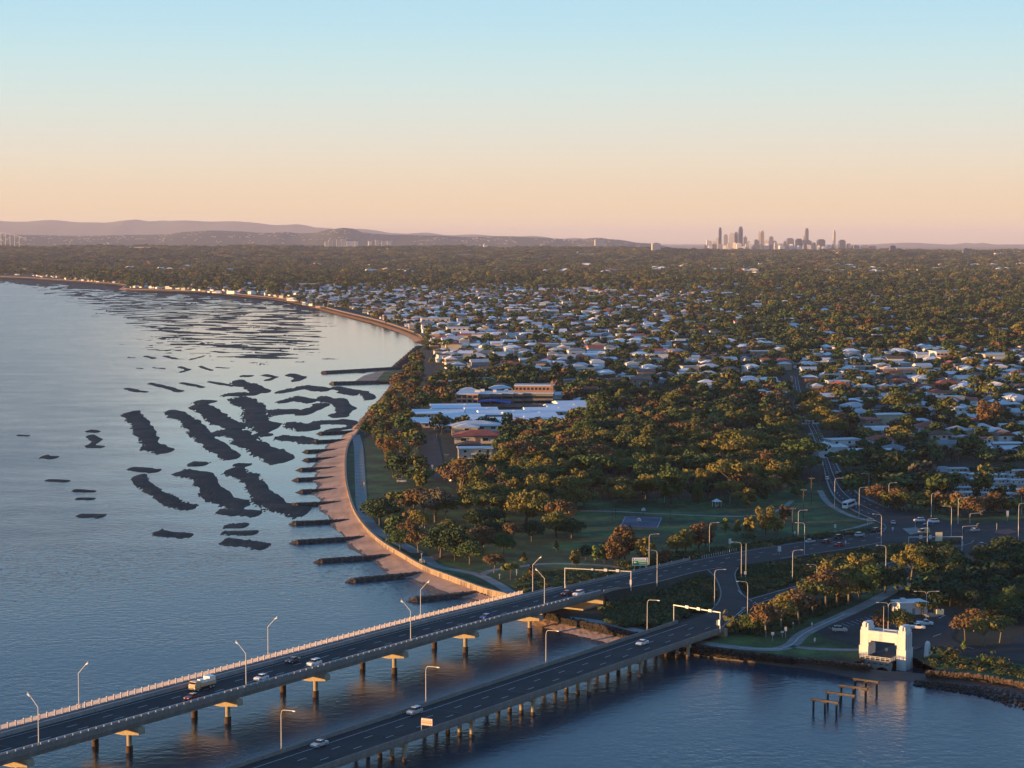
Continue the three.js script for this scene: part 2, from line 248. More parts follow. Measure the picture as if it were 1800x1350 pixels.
// ---------------------------------------------------------------- sea walls, groynes, rock banks
const rockGeo = [0, 1, 2].map((s) => { const g = new THREE.IcosahedronGeometry(1, 0), P = g.attributes.position; for (let i = 0; i < P.count; i++) { const x = P.getX(i), y = P.getY(i), z = P.getZ(i), k = 0.82 + 0.28 * nz(x * 2.1 + s * 9, y * 2.1 + z * 3.3); P.setXYZ(i, x * k, y * k * 0.75, z * k); } g.computeVertexNormals(); return g; });
{
  const line = spline(px(COAST.slice(COAST.findIndex((c) => c[0] === 955), COAST.findIndex((c) => c[0] === 640) ), LAND), 400);
  const total = line.reduce((a, p, i) => a + (i ? p.distanceTo(line[i - 1]) : 0), 0), n = Math.floor(total / 2.6), at = spline(line, n), side = sides(at);
  const w = thing('sea_wall', 'curved sandstone-coloured block sea wall above the beach', 'sea wall', G(700, 970, 0));
  const stone = [box(2.52, 2.3, 0.7), box(2.52, 2.34, 0.8), box(2.52, 2.26, 0.74)], tones = [M.wall, std(0.5, 0.385, 0.29, 0.92, { map: T.concrete }), std(0.42, 0.33, 0.25, 0.92, { map: T.concrete }), std(0.45, 0.34, 0.27, 0.92, { map: T.rock })];
  for (let i = 0; i < n; i++) { const a = at[i], b = at[i + 1], m = mesh('block', pick(stone), pick(tones), w); const c = a.clone().add(b).multiplyScalar(0.5); m.position.copy(c).sub(w.position).setY(1.95 + rr(-0.02, 0.02)); m.rotation.y = Math.atan2(-(b.z - a.z), b.x - a.x); }
  const cope = sweep(at, [[-0.55, 0.1], [-0.55, 0.36], [0.5, 0.36], [0.5, 0.1]]).translate(-w.position.x, 0, -w.position.z); mesh('coping', cope, tones[1], w);
  const far = thing('promenade_wall', 'long red-brown sloping sea wall with promenade round the far bay', 'sea wall', G(600, 551, 0));
  const fl = spline(px(COAST.slice(COAST.findIndex((c) => c[0] === 746), COAST.length - 1), 0), 260), off = far.position;
  const redWall = std(0.36, 0.2, 0.13, 0.95, { map: T.concrete }), slab = std(0.42, 0.3, 0.22, 0.95, { map: T.concrete });
  mesh('slope', sweep(fl, [[-14, -0.5], [-1.5, 3.5], [0, 3.5], [0, -0.5]].map(([s, u]) => [-s, u])).translate(-off.x, 0, -off.z), redWall, far);
  mesh('promenade', sweep(fl, [[-8, 3.0], [-8, 3.55], [0, 3.55], [0, 3.0]]).translate(-off.x, 0, -off.z), slab, far);
  mesh('parapet', sweep(fl, [[0.1, 3.3], [0.1, 4.4], [0.7, 4.4], [0.7, 3.3]]).translate(-off.x, 0, -off.z), slab, far);
}
function groyne(tip, root, label, width = 2.6, hgt = 1.25) {
  const a = G(...tip, 0), b = G(...root, 0), L = a.distanceTo(b), g = thing('groyne', label, 'groyne', a, Math.atan2(-(b.z - a.z), b.x - a.x), 'rock groynes across the beach');
  const nx = Math.max(14, Math.round(L / 0.8)), ny = 8, pos = [], idx = [], uv = [];
  for (let i = 0; i <= nx; i++) { const x = i / nx * L, open = Math.min(1, x / 3.2); for (let k = 0; k <= ny; k++) { const t = k / ny * 2 - 1, prof = Math.min(1, (1 - Math.abs(t)) * 2.1), y = -0.4 + (hgt + 0.4) * prof * (0.25 + 0.75 * open) + (k % ny ? 0.16 * nz(x * 1.3 + tip[1], t * 4) + 0.12 * (rnd() - 0.5) : 0); pos.push(x, y, t * width * (0.12 + 0.88 * open) + 0.12 * (rnd() - 0.5)); uv.push(x, t * width); } }
  for (let i = 0; i < nx; i++) for (let k = 0; k < ny; k++) { const p = i * (ny + 1) + k, q = p + ny + 1; idx.push(p, p + 1, q, p + 1, q + 1, q); }
  const geo = fromTris(pos, idx, uv).toNonIndexed(); geo.computeVertexNormals(); mesh('rock_mound', geo, M.rock, g);
  const st = []; for (let i = 0; i < L * 1.1; i++) { const r = rr(0.25, 0.5), q = pick(rockGeo).clone().scale(r * 1.2, r, r); q.rotateY(rr(0, 6)); const t = rr(-0.8, 0.8), x = rr(1.5, L - 1); q.translate(x, hgt * Math.min(1, (1 - Math.abs(t)) * 2.1) - 0.05, t * width); st.push(q); }
  const s = mesh('loose_stones', merge(st), M.rockDark, g); s.userData.kind = 'stuff';
}
const NUM = ['first', 'second', 'third', 'fourth', 'fifth', 'sixth', 'seventh', 'eighth', 'ninth', 'tenth', 'eleventh', 'twelfth', 'thirteenth', 'fourteenth', 'fifteenth', 'sixteenth', 'seventeenth', 'eighteenth', 'nineteenth', 'twentieth', 'twenty-first', 'twenty-second', 'twenty-third', 'twenty-fourth', 'twenty-fifth', 'twenty-sixth', 'twenty-seventh', 'twenty-eighth', 'twenty-ninth', 'thirtieth'];
[[[714, 1058], [865, 1043]], [[606, 1024], [755, 1010]], [[550, 989], [690, 980]], [[508, 956], [648, 947]], [[506, 922], [628, 917]], [[510, 889], [616, 885]], [[519, 866], [610, 862]], [[512, 845], [608, 841]], [[519, 827], [608, 824]], [[530, 810], [608, 806]], [[530, 795], [608, 792]], [[545, 778], [614, 775]], [[555, 763], [624, 760]]].forEach(([a, b], i) => groyne(a, b, i ? `brown rubble groyne, ${NUM[i]} along the beach counting from the bridge` : 'dark pointed rubble groyne nearest the bridge'));
[[650, 676], [658, 669], [672, 663]].length;
for (let k = 0; k < 11; k++) { const v = 646.5 - k * 3.6, u = 706 + k * 3.6; groyne([u - 20 + k * 0.6, v], [u + 3, v - 1], `short dark groyne below the esplanade, ${NUM[k]} from the sandy spit`, 3.4, 1.4); }
groyne([564, 656], [702, 648], 'long curved rubble arm on the far side of the sandy spit', 5, 1.8);
groyne([578, 675], [700, 672], 'long rubble arm on the near side of the sandy spit', 5, 1.8);
structure('sand_spit', sheet(px([[622, 671], [640, 660], [670, 652], [704, 651], [698, 671]], 1.2), 1.2), M.sand, 'small sandy spit between two rubble arms');
structure('spit_lawn', sheet(px([[661, 669], [676, 653], [706, 650], [699, 671]], 1.5), 1.5), M.lawn, 'grass on the landward end of the sandy spit');
// rock armour: countless stones
function armour(name, top, bottom, h0, h1, n, rMin, rMax, label, mat) {
  const A = spline(px(top, h0), 60), B = spline(px(bottom, h1), 60), im = new THREE.InstancedMesh(pick(rockGeo), mat, n), d = new THREE.Object3D(), c = new THREE.Color();
  for (let i = 0; i < n; i++) { const k = rnd() * 59, a = Math.floor(k), t = rnd(); const p = A[a].clone().lerp(A[a + 1], k - a).lerp(B[a].clone().lerp(B[a + 1], k - a), t); p.y += rr(-0.1, 0.25); d.position.copy(p); const r = rr(rMin, rMax); d.scale.set(r * rr(0.8, 1.4), r, r * rr(0.8, 1.3)); d.rotation.set(rr(-0.5, 0.5), rr(0, 6.3), rr(-0.5, 0.5)); d.updateMatrix(); im.setMatrixAt(i, d.matrix); const g = rr(0.6, 1.5); im.setColorAt(i, c.setRGB(g, g * rr(0.9, 1), g * rr(0.82, 1))); }
  stuff(im, name, label, 'rocks');
}
armour('rock_armour', [[1192, 1131], [1140, 1119], [1080, 1106], [1010, 1090], [960, 1079]], [[1180, 1140], [1130, 1129], [1075, 1116], [1008, 1101], [955, 1088]], 2.9, 0.8, 1500, 0.45, 0.95, 'dark boulders banked up between the two bridges', M.rockDark);
armour('rock_armour', [[1400, 1158], [1340, 1151], [1270, 1143], [1196, 1131]], [[1400, 1167], [1340, 1161], [1270, 1154], [1190, 1142]], 2.9, 0.9, 1500, 0.45, 0.95, 'dark boulders banked up beside the lower bridge abutment', M.rockDark);
armour('rock_armour', [[1990, 1240], [1800, 1201], [1700, 1185], [1622, 1180]], [[1990, 1252], [1800, 1211], [1700, 1195], [1622, 1189]], 2.9, 0.9, 2600, 0.35, 0.75, 'grey stone bank beside the white portal', M.rock);
armour('rock_armour', [[1530, 1170], [1480, 1165], [1400, 1157]], [[1530, 1178], [1480, 1173], [1400, 1166]], 2.9, 1.0, 900, 0.3, 0.6, 'low rusty stone bank left of the white portal', M.rockTan);
armour('shore_rocks', [[2000, 1262], [1800, 1220], [1720, 1208], [1600, 1196]], [[2000, 1290], [1800, 1248], [1720, 1225], [1600, 1204]], 0.55, -0.05, 1500, 0.2, 0.55, 'scattered dark stones at the water edge beside the portal', M.rockDark);
armour('shore_rocks', [[632, 752], [655, 725], [690, 685], [702, 660]], [[622, 757], [645, 727], [680, 688], [690, 668]], 2.9, 0.2, 1600, 0.5, 1.2, 'brown rocks along the shore below the coast road', M.rock);
armour('rock_armour', [[905, 1051], [862, 1038], [840, 1032]], [[885, 1056], [850, 1046], [830, 1040]], 2.0, 0.8, 260, 0.4, 0.8, 'tumbled stones at the foot of the sea wall by the bridge', M.rockDark);

// ---------------------------------------------------------------- bridges
const DX = 0.554, DZ = 0.8325, TURN = Math.atan2(DZ, DX);
const hB = (s) => 8.3 - 1.15 * sstep(s, 105, 215);
const bridgeA = thing('road_bridge', 'high concrete road bridge with pink picket fence and footway crossing the inlet', 'bridge', V(-80.5, 0, -469.8), TURN);
const bridgeB = thing('road_bridge', 'low older concrete road bridge on rows of round piles', 'bridge', V(-13.4, 0, -469), TURN);
const run = (a, b, h, step = 8) => { const n = Math.max(1, Math.round((b - a) / step)), o = []; for (let i = 0; i <= n; i++) { const s = lerp(a, b, i / n); o.push(V(s, h(s), 0)); } return o; };
const onA = (s, off, up = 0) => V(s, hB(s) + up, -off).applyAxisAngle(V(0, 1, 0), TURN).add(bridgeA.position);
const onB = (s, off, up = 0) => V(s, 5.5 + up, -off).applyAxisAngle(V(0, 1, 0), TURN).add(bridgeB.position);
const A0 = -180, A1 = 199;
{
  const b = bridgeA, all = run(A0, A1, hB);
  mesh('deck', sweep(all, [[0, -0.34], [0, -0.02], [18.9, -0.02], [18.9, -0.34]]), M.girder, b);
  mesh('carriageway', strip(all.map((p) => p.clone().setZ(-14.35)), all.map((p) => p.clone().setZ(-0.42))), M.asphalt, b);
  mesh('footway', strip(all.map((p) => p.clone().setZ(-18.5)), all.map((p) => p.clone().setZ(-14.8))), M.path, b);
  const piers = []; for (let s = -150.2; s < 170; s += 34.5) piers.push(s);
  piers.push(A1 - 2);
  for (let i = -1; i + 1 < piers.length; i++) {
    const a = i < 0 ? A0 : piers[i] + 0.05, e = piers[i + 1] - 0.05, l = run(a, e, hB);
    const gd = mesh('girder_span', sweep(l, [[0.35, -0.36], [0.55, -1.75], [18.4, -1.75], [18.6, -0.36]]), M.girder, b);
    mesh('parapet', sweep(l, [[-0.06, -0.55], [-0.06, 0.72], [0.3, 0.72], [0.42, 0.0], [0.42, -0.3]]), M.girder, b);
    mesh('barrier', sweep(l, [[14.3, 0], [14.45, 0.85], [14.7, 0.85], [14.85, 0]]), M.concrete, b);
    mesh('kerb', sweep(l, [[18.45, 0], [18.45, 0.32], [18.96, 0.32], [18.96, -0.5]]), M.concrete, b);
    mesh('barrier_rail', sweep(l, [[14.52, 0.95], [14.52, 1.05], [14.62, 1.05], [14.62, 0.95]]), M.galv, b);
    mesh('handrail', merge([sweep(l, [[0.06, 1.12], [0.06, 1.24], [0.22, 1.24], [0.22, 1.12]]), sweep(l, [[0.1, 0.9], [0.1, 0.98], [0.18, 0.98], [0.18, 0.9]])]), M.white, b);
  }
  const cross = new THREE.Shape([[-0.5, 0], [19.2, 0], [19.2, -0.6], [15.6, -2.2], [4.4, -2.2], [-0.8, -1.5]].map(([x, y]) => new THREE.Vector2(x, y)));
  const cg = new THREE.ExtrudeGeometry(cross, { depth: 2.2, bevelEnabled: false }).rotateY(Math.PI / 2).translate(-1.1, 0, 0);   // +x of the shape becomes -z
  const col = new THREE.CylinderGeometry(0.62, 0.62, 1, 16), pile = new THREE.CylinderGeometry(0.82, 0.82, 1, 16);
  piers.slice(0, -1).forEach((s) => {
    const p = new THREE.Group(); p.name = 'pier'; p.position.set(s, 0, 0); b.add(p);
    const top = hB(s) - 1.82, c = mesh('crosshead', cg, M.pier, p); c.position.y = top;
    for (const off of [3.4, 14.6]) { const k = mesh('column', col, M.pier, p); k.scale.y = top - 2.2 - 1.6; k.position.set(0, 1.6 + k.scale.y / 2, -off); const q = mesh('pile_sleeve', pile, M.rust, p); q.scale.y = 4.2; q.position.set(0, -0.4, -off); }
  });
  piers.slice(0, -1).forEach((s) => { mesh('expansion_joint', box(0.34, 0.03, 13.8), M.black, b).position.set(s, hB(s) + 0.004, -7.4); });
  // fence: a post and a panel of thin pickets for every bay
  const post = box(0.26, 1.4, 0.24), bars = []; for (let i = 0; i < 10; i++) bars.push(box(0.035, 1.02, 0.06, -1.0 + i * 0.222, 0, 0)); bars.push(box(2.24, 0.06, 0.07, 0, 0.52, 0), box(2.24, 0.06, 0.07, 0, -0.5, 0));
  const panel = merge(bars), fence = std(0.72, 0.6, 0.55, 0.6), rp = box(0.2, 0.56, 0.18);
  for (let s = -130; s < 178; s += 2.42) {
    const y = hB(s); let m = mesh('fence_post', post, fence, b); m.position.set(s, y + 0.98, -18.7);
    m = mesh('fence_panel', panel, fence, b); m.position.set(s + 1.21, y + 0.95, -18.7); m.rotation.z = Math.atan2(hB(s + 2.4) - y, 2.4);
    m = mesh('rail_post', rp, M.white, b); m.position.set(s, y + 0.95, -0.14);
  }
  // abutment: bearing shelf, wing wall, drain pipe brackets
  mesh('abutment', merge([box(2.2, 5.6, 18.6, A1 + 0.6, 3.9, -9.4), box(12, 0.5, 17, A1 - 5.5, 3.25, -9.4)]), M.pier, b);
  const wing = new THREE.Shape([[0, 0], [0, 1.0], [9, 0.7], [12, -0.2], [11, -1.6], [2, -3.6], [0, -3.6]].map(([x, y]) => new THREE.Vector2(x, y)));
  const wm = mesh('wing_wall', new THREE.ExtrudeGeometry(wing, { depth: 0.45, bevelEnabled: false }), M.concrete, b); wm.position.set(A1 + 0.1, hB(A1) - 0.2, -0.4);
  const dash = box(3.2, 0.012, 0.14), mk = M.line;
  for (let s = A0 + 4; s < A1 - 4; s += 11.6) for (const off of [5.2, 8.9]) { const m = mesh('lane_marking', dash, mk, b); m.position.set(s, hB(s) + 0.014, -off); }
  for (const off of [1.7, 12.9]) mesh('edge_line', strip(run(A0, A1, hB).map((p) => p.setZ(-off - 0.07).setY(p.y + 0.012)), run(A0, A1, hB).map((p) => p.setZ(-off + 0.07).setY(p.y + 0.012))), mk, b);
}
const B0 = -170, B1 = 138;
{
  const b = bridgeB, h = () => 5.5, all = run(B0, B1, h);
  mesh('deck', sweep(all, [[0, -0.3], [0, -0.02], [16, -0.02], [16, -0.3]]), M.girder, b);
  mesh('carriageway', strip(all.map((p) => p.clone().setZ(-15.55)), all.map((p) => p.clone().setZ(-0.45))), M.asphalt, b);
  const piers = []; for (let s = -155.9; s < 130; s += 27.3) piers.push(s);
  const ends = [...piers, B1];
  for (let i = -1; i + 1 < ends.length; i++) {
    const a = i < 0 ? B0 : ends[i] + 0.04, e = ends[i + 1] - 0.04, l = run(a, e, h, 30);
    mesh('girder_span', sweep(l, [[0.3, -0.32], [0.3, -1.2], [15.7, -1.2], [15.7, -0.32]]), M.girder, b);
    mesh('parapet', sweep(l, [[-0.04, -0.5], [-0.04, 0.75], [0.28, 0.75], [0.44, 0]]), M.girder, b);
    mesh('barrier', sweep(l, [[15.56, 0], [15.68, 0.95], [16.02, 0.95], [16.02, -0.5]]), M.girder, b);
  }
  const col = new THREE.CylinderGeometry(0.5, 0.5, 4.6, 14), cap = box(1.15, 0.85, 15.6), sleeve = new THREE.CylinderGeometry(0.56, 0.6, 1.3, 14);
  piers.forEach((s) => {
    const p = new THREE.Group(); p.name = 'pier'; p.position.set(s, 0, 0); b.add(p);
    mesh('crosshead', cap, M.pier, p).position.set(0, 3.85, -8);
    for (let k = 0; k < 5; k++) { mesh('pile', col, M.pier, p).position.set(0, 1.12, -0.9 - k * 3.55); mesh('pile_sleeve', sleeve, M.rust, p).position.set(0, 0.2, -0.9 - k * 3.55); }
  });
  piers.forEach((s) => { mesh('expansion_joint', box(0.26, 0.03, 15), M.black, b).position.set(s, 5.504, -8); });
  mesh('abutment', box(2, 4.6, 16, B1 + 0.9, 3.0, -8), M.pier, b);
  const dash = box(3, 0.012, 0.14);
  for (let s = B0 + 3; s < B1; s += 12) for (const off of [4.7, 8.6]) { const m = mesh('lane_marking', dash, M.line, b); m.position.set(s + (off > 6 ? 0 : 3), 5.514, -off); }
  for (const off of [1.2, 12.6]) mesh('edge_line', strip(run(B0, B1, h).map((p) => p.setZ(-off - 0.07).setY(5.512)), run(B0, B1, h).map((p) => p.setZ(-off + 0.07).setY(5.512))), M.line, b);
}
// ---------------------------------------------------------------- roads, lawns, paths
function road(name, far, near, label, mat = M.asphalt, n = 40) {
  const L = spline(far, n), R = spline(near, n);
  structure(name, strip(L, R), mat, label);
  return [L, R];
}
function skirt(edge, out, label) {   // earth bank falling from a raised road edge to the land
  const n = sides(edge), s = Math.sign(out); structure('embankment', strip(edge.map((p) => p.clone().setY(p.y - 0.03)), edge.map((p, i) => p.clone().addScaledVector(n[i], out + s * (p.y - LAND) * 1.2).setY(LAND - 0.05))), M.ground, label);
}
const farA = [onA(A1 - 0.5, 14.35), ...px([[1199, 988, 5.4], [1300, 968, 4.3], [1400, 952, 3.6], [1480, 941, 3.3], [1562, 924, 3.12]])];
const nearA = [onA(A1 - 0.5, 0.42), ...px([[1160, 1023, 6.1], [1225, 1006, 5.0], [1300, 994, 4.2], [1400, 979, 3.6], [1500, 964, 3.3], [1570, 951, 3.12]])];
const [fA, nA] = road('road', farA, nearA, 'dark multi-lane road coming off the higher bridge');
skirt(fA, 0.6, 'grassy bank on the park side of the road'); skirt(nA, -0.6, 'bushy bank between the two roads');
const conn = [[1240, 1003, 4.9], [1255, 1014, 4.7], [1262, 1030, 4.7], [1268, 1047, 4.9], [1260, 1061, 5.0], [1243, 1078, 5.3]];
const connR = [[1298, 995, 4.3], [1291, 1010, 4.4], [1293, 1025, 4.4], [1303, 1042, 4.4], [1322, 1058, 4.3], [1300, 1079, 4.9]];
const endBf = onB(B1 - 0.3, 15.6), endBn = onB(B1 - 0.3, 0.42);
const [cL, cR] = road('slip_road', [...px(conn), endBf], [...px(connR), endBn], 'wide dark slip road linking the lower bridge to the upper road');
skirt(cL, -0.5, 'bank beside the slip road'); 
const farB = px([[1316, 1052, 4.36], [1400, 1029, 3.6], [1480, 1009, 3.3], [1560, 989, 3.15], [1640, 966, 3.1], [1690, 953, 3.1]]), nearB = px([[1290, 1088, 5.0], [1330, 1062, 4.2], [1400, 1044, 3.6], [1500, 1026, 3.3], [1560, 1008, 3.15], [1640, 990, 3.1], [1720, 990, 3.1]]);
const [fB, nB] = road('road', farB, nearB, 'road from the lower bridge running behind the roadside trees');
skirt(nB, -0.6, 'wooded bank below the lower road');
structure('road_junction', sheet(px([[1556, 926], [1536, 913], [1548, 900], [1560, 893], [1600, 901], [1660, 917], [1690, 922], [1730, 924], [1830, 912], [1960, 896], [2000, 960], [1900, 968], [1800, 968], [1760, 978], [1712, 992], [1680, 992], [1640, 986], [1640, 960], [1570, 952]], 3.1), 3.125), M.asphalt, 'wide signalised road junction');
const fC = [[1536, 914, 3.1], [1510, 903, 3.1], [1480, 886, 3.1], [1462, 868, 3.1], [1452, 842, 3.1], [1445, 812, 3.1], [1436, 784, 3.1], [1424, 754, 3.1], [1404, 718, 3.1], [1396, 690, 3.1], [1392, 662, 3.1]], nC = [[1562, 893, 3.1], [1535, 881, 3.1], [1508, 866, 3.1], [1488, 846, 3.1], [1476, 825, 3.1], [1466, 805, 3.1], [1454, 782, 3.1], [1440, 754, 3.1], [1418, 718, 3.1], [1408, 690, 3.1], [1402, 662, 3.1]];
const [lC, rC] = road('road', px(fC), px(nC), 'suburban road running inland from the junction', M.asphaltOld, 60);
function dashes(name, L, R, t, len, gap, label, w = 0.16, from = 0, to = 1) {   // broken line at share t between two edges
  const c = L.map((p, i) => p.clone().lerp(R[i], t)), cv = new THREE.CatmullRomCurve3(c), T0 = cv.getLength() * from, T1 = cv.getLength() * to, gs = [];
  for (let s = T0; s + len < T1; s += len + gap) { const a = cv.getPointAt(s / cv.getLength()), b = cv.getPointAt((s + len) / cv.getLength()); gs.push(ribbon([a, b], w, 0.02)); }
  structure(name, merge(gs), M.line, label);
}
const lines = (L, R, list, label) => list.forEach(([t, len, gap, from, to]) => dashes('road_marking', L, R, t, len, gap, label, len > 5 ? 0.09 : 0.11, from, to));
lines(fA, nA, [[0.36, 3, 8], [0.62, 3, 8], [0.1, 9, 0], [0.94, 9, 0, 0, 0.45], [0.94, 9, 0, 0.62, 1]], 'white painted lane lines on the upper road');
lines(cL, cR, [[0.94, 8, 0, 0.4, 1]], 'white edge line of the slip road'); lines(fB, nB, [[0.08, 8, 0], [0.5, 3, 8], [0.93, 8, 0]], 'white painted lines on the lower road');
lines(lC, rC, [[0.5, 8, 0], [0.25, 3, 7, 0, 0.45], [0.75, 3, 7, 0, 0.45], [0.05, 8, 0], [0.95, 8, 0]], 'white painted lines on the inland road');
{ const K = (pts, h = 3.13) => sweep(spline(px(pts, h), 30), [[-0.2, 0], [-0.2, 0.14], [0.2, 0.14], [0.2, 0]]);
  structure('kerb', merge([K([[1536, 914], [1510, 903], [1480, 886], [1462, 868], [1452, 842], [1445, 812], [1424, 754]]), K([[1562, 893], [1535, 881], [1508, 866], [1488, 846], [1476, 825], [1454, 782]]), K([[1245, 1003], [1258, 1016], [1267, 1040], [1262, 1060], [1245, 1078]], 4.9), K([[1298, 998], [1292, 1012], [1303, 1042], [1322, 1057]], 4.4), K([[1536, 914], [1556, 924], [1552, 934], [1530, 940]]), K([[1712, 950], [1700, 957], [1640, 969]]) ]), M.kerb, 'pale concrete kerbs along the roads'); }
// traffic islands
for (const [pts, l] of [[[[1586, 929], [1610, 927], [1632, 934], [1600, 940]], 'triangular traffic island beside the slip lane'], [[[1750, 932], [1775, 930], [1790, 935], [1768, 940], [1748, 937]], 'red paved traffic island at the junction']]) structure('traffic_island', sheet(px(pts, 3.2), 3.24), l[0] === 'r' ? std(0.2, 0.07, 0.05, 0.9) : M.path, l);
// lawns
structure('park_lawn', sheet(px([[632, 905], [628, 860], [626, 800], [640, 770], [735, 765], [740, 830], [800, 862], [1040, 880], [1300, 870], [1395, 850], [1440, 848], [1462, 880], [1512, 910], [1545, 922], [1470, 938], [1390, 949], [1290, 964], [1192, 983], [1130, 1000], [1040, 1020], [1000, 1026], [905, 1040], [850, 1026], [790, 1004], [745, 986], [705, 964], [672, 944], [648, 924]], LAND), LAND + 0.02), M.lawn, 'mown grass of the waterfront park');
structure('wall_lawn', sheet(px([[622, 775], [627, 800], [629, 860], [634, 900], [650, 925], [700, 962], [760, 993], [850, 1027], [900, 1042], [896, 1046], [850, 1032], [790, 1010], [745, 993], [705, 970], [672, 950], [647, 927], [627, 900], [617, 870], [611, 838], [611, 800]], LAND), LAND + 0.03), M.lawn, 'narrow strip of grass behind the sea wall');
structure('bank_lawn', sheet(px([[1215, 1133], [1340, 1147], [1440, 1157], [1500, 1161], [1518, 1157], [1525, 1142], [1440, 1120], [1500, 1078], [1600, 1025], [1590, 1018], [1500, 1052], [1400, 1095], [1330, 1110], [1260, 1122]], LAND), LAND + 0.03), M.lawn, 'grass around the riverside path');
structure('bank_lawn', sheet(px([[1626, 1165], [1646, 1176], [1700, 1182], [1800, 1198], [1960, 1228], [1960, 1196], [1800, 1168], [1720, 1158], [1650, 1146], [1622, 1152]], LAND), LAND + 0.03), M.lawn, 'grass strip between the car park road and stone bank');
structure('verge', sheet(px([[1560, 889], [1600, 897], [1660, 913], [1690, 918], [1730, 920], [1830, 908], [1830, 896], [1700, 906], [1600, 886]], LAND), LAND + 0.03), M.lawn, 'green verge along the far side of the junction');
structure('seaside_green', sheet(px([[700, 720], [742, 705], [775, 700], [805, 705], [800, 718], [740, 730], [700, 735]], LAND), LAND + 0.02), M.lawn, 'patch of grass beside the care home');
structure('lawn_clearing', sheet(px([[1265, 770], [1330, 755], [1350, 775], [1300, 790]], LAND), LAND + 0.02), M.lawn, 'grass clearing in the park wood');
structure('lawn_clearing', sheet(px([[1640, 800], [1730, 795], [1740, 812], [1660, 818]], LAND), LAND + 0.02), M.dry, 'open grass beside the caravan park');
// asphalt yards and paths
structure('car_park', sheet(px([[1432, 1112], [1500, 1078], [1545, 1078], [1620, 1078], [1662, 1082], [1688, 1096], [1678, 1112], [1672, 1122], [1690, 1133], [1740, 1139], [1778, 1132], [1786, 1118], [1830, 1104], [2000, 1090], [2000, 1200], [1800, 1163], [1720, 1155], [1650, 1142], [1622, 1150], [1560, 1140], [1520, 1137]], LAND), LAND + 0.05), M.asphalt, 'dark asphalt car park beside the white portal');
structure('street', sheet(px([[735, 772], [768, 765], [776, 800], [780, 838], [762, 842], [748, 812]], LAND), LAND + 0.05), M.asphalt, 'short dead-end street beside the park');
structure('esplanade_road', strip(spline(px([[740, 690], [738, 660], [742, 640], [752, 618], [764, 604], [772, 594]], LAND + 0.05), 24), spline(px([[772, 690], [768, 660], [762, 640], [768, 618], [775, 604], [779, 594]], LAND + 0.05), 24)), M.asphalt, 'coast road behind the trees');
structure('street', strip(spline(px([[1270, 740], [1272, 715], [1276, 690]], LAND + 0.05), 10), spline(px([[1296, 740], [1290, 715], [1288, 690]], LAND + 0.05), 10)), M.asphaltOld, 'street end facing the park wood');
const path = (pts, half, label, h = LAND + 0.06, mat = M.path) => structure('path', ribbon(spline(px(pts, h), 46), half), mat, label);
path([[625, 764], [630, 785], [632, 820], [634, 860], [638, 895], [655, 925], [690, 948], [735, 972]], 2.6, 'wide concrete path along the sea wall');
path([[750, 978], [765, 994], [800, 1002], [840, 1010], [870, 1024], [905, 1046]], 2.0, 'concrete path leading under the higher bridge');
path([[845, 1010], [868, 1002], [905, 997], [960, 991], [1030, 992], [1080, 996], [1112, 1002]], 1.6, 'concrete path crossing the end of the park');
path([[755, 985], [775, 975], [800, 972]], 2.4, 'brown gravel path by the park shelter', LAND + 0.05, std(0.2, 0.13, 0.09, 0.95, { map: T.sand }));
path([[1020, 898], [1080, 899], [1160, 903], [1260, 907], [1330, 906], [1372, 895], [1392, 880]], 1.2, 'footpath behind the basketball court');
path([[1441, 862], [1452, 880], [1470, 894], [1500, 908], [1535, 916]], 1.4, 'footpath beside the inland road');
path([[1400, 944], [1450, 938], [1500, 928], [1535, 918]], 1.0, 'footpath along the upper road');
path([[1000, 1086], [1060, 1094], [1120, 1108], [1145, 1114]], 2.0, 'concrete path under the two bridges');
path([[1225, 1128], [1270, 1135], [1320, 1140], [1365, 1141], [1392, 1133], [1408, 1117], [1440, 1100], [1490, 1078], [1540, 1054], [1585, 1030], [1612, 1017]], 2.3, 'riverside cycle path climbing past the car park');
path([[1388, 1136], [1430, 1140], [1480, 1142], [1526, 1142]], 1.6, 'concrete path leading to the white portal');
dashes('path_marking', spline(px([[1300, 1138], [1365, 1141], [1392, 1133], [1408, 1117], [1440, 1100], [1490, 1078]], LAND + 0.07), 30), spline(px([[1300, 1138], [1365, 1141], [1392, 1133], [1408, 1117], [1440, 1100], [1490, 1078]], LAND + 0.07), 30), 0.5, 6, 0, 'white centre line of the cycle path', 0.12);
for (let k = 0; k < 11; k++) structure('parking_line', ribbon(px([[1456 + k * 8, 1103 - k * 2.3], [1468 + k * 8.4, 1108 - k * 2.2]], LAND + 0.06), 0.06), M.line, 'white painted parking bay line');
for (const pts of [[[1640, 1119], [1654, 1114]], [[1662, 1081], [1650, 1087]], [[1690, 1136], [1712, 1140]], [[1545, 1088], [1535, 1083]]]) structure('parking_line', ribbon(px(pts, LAND + 0.06), 0.12), M.line, 'white painted line in the car park');
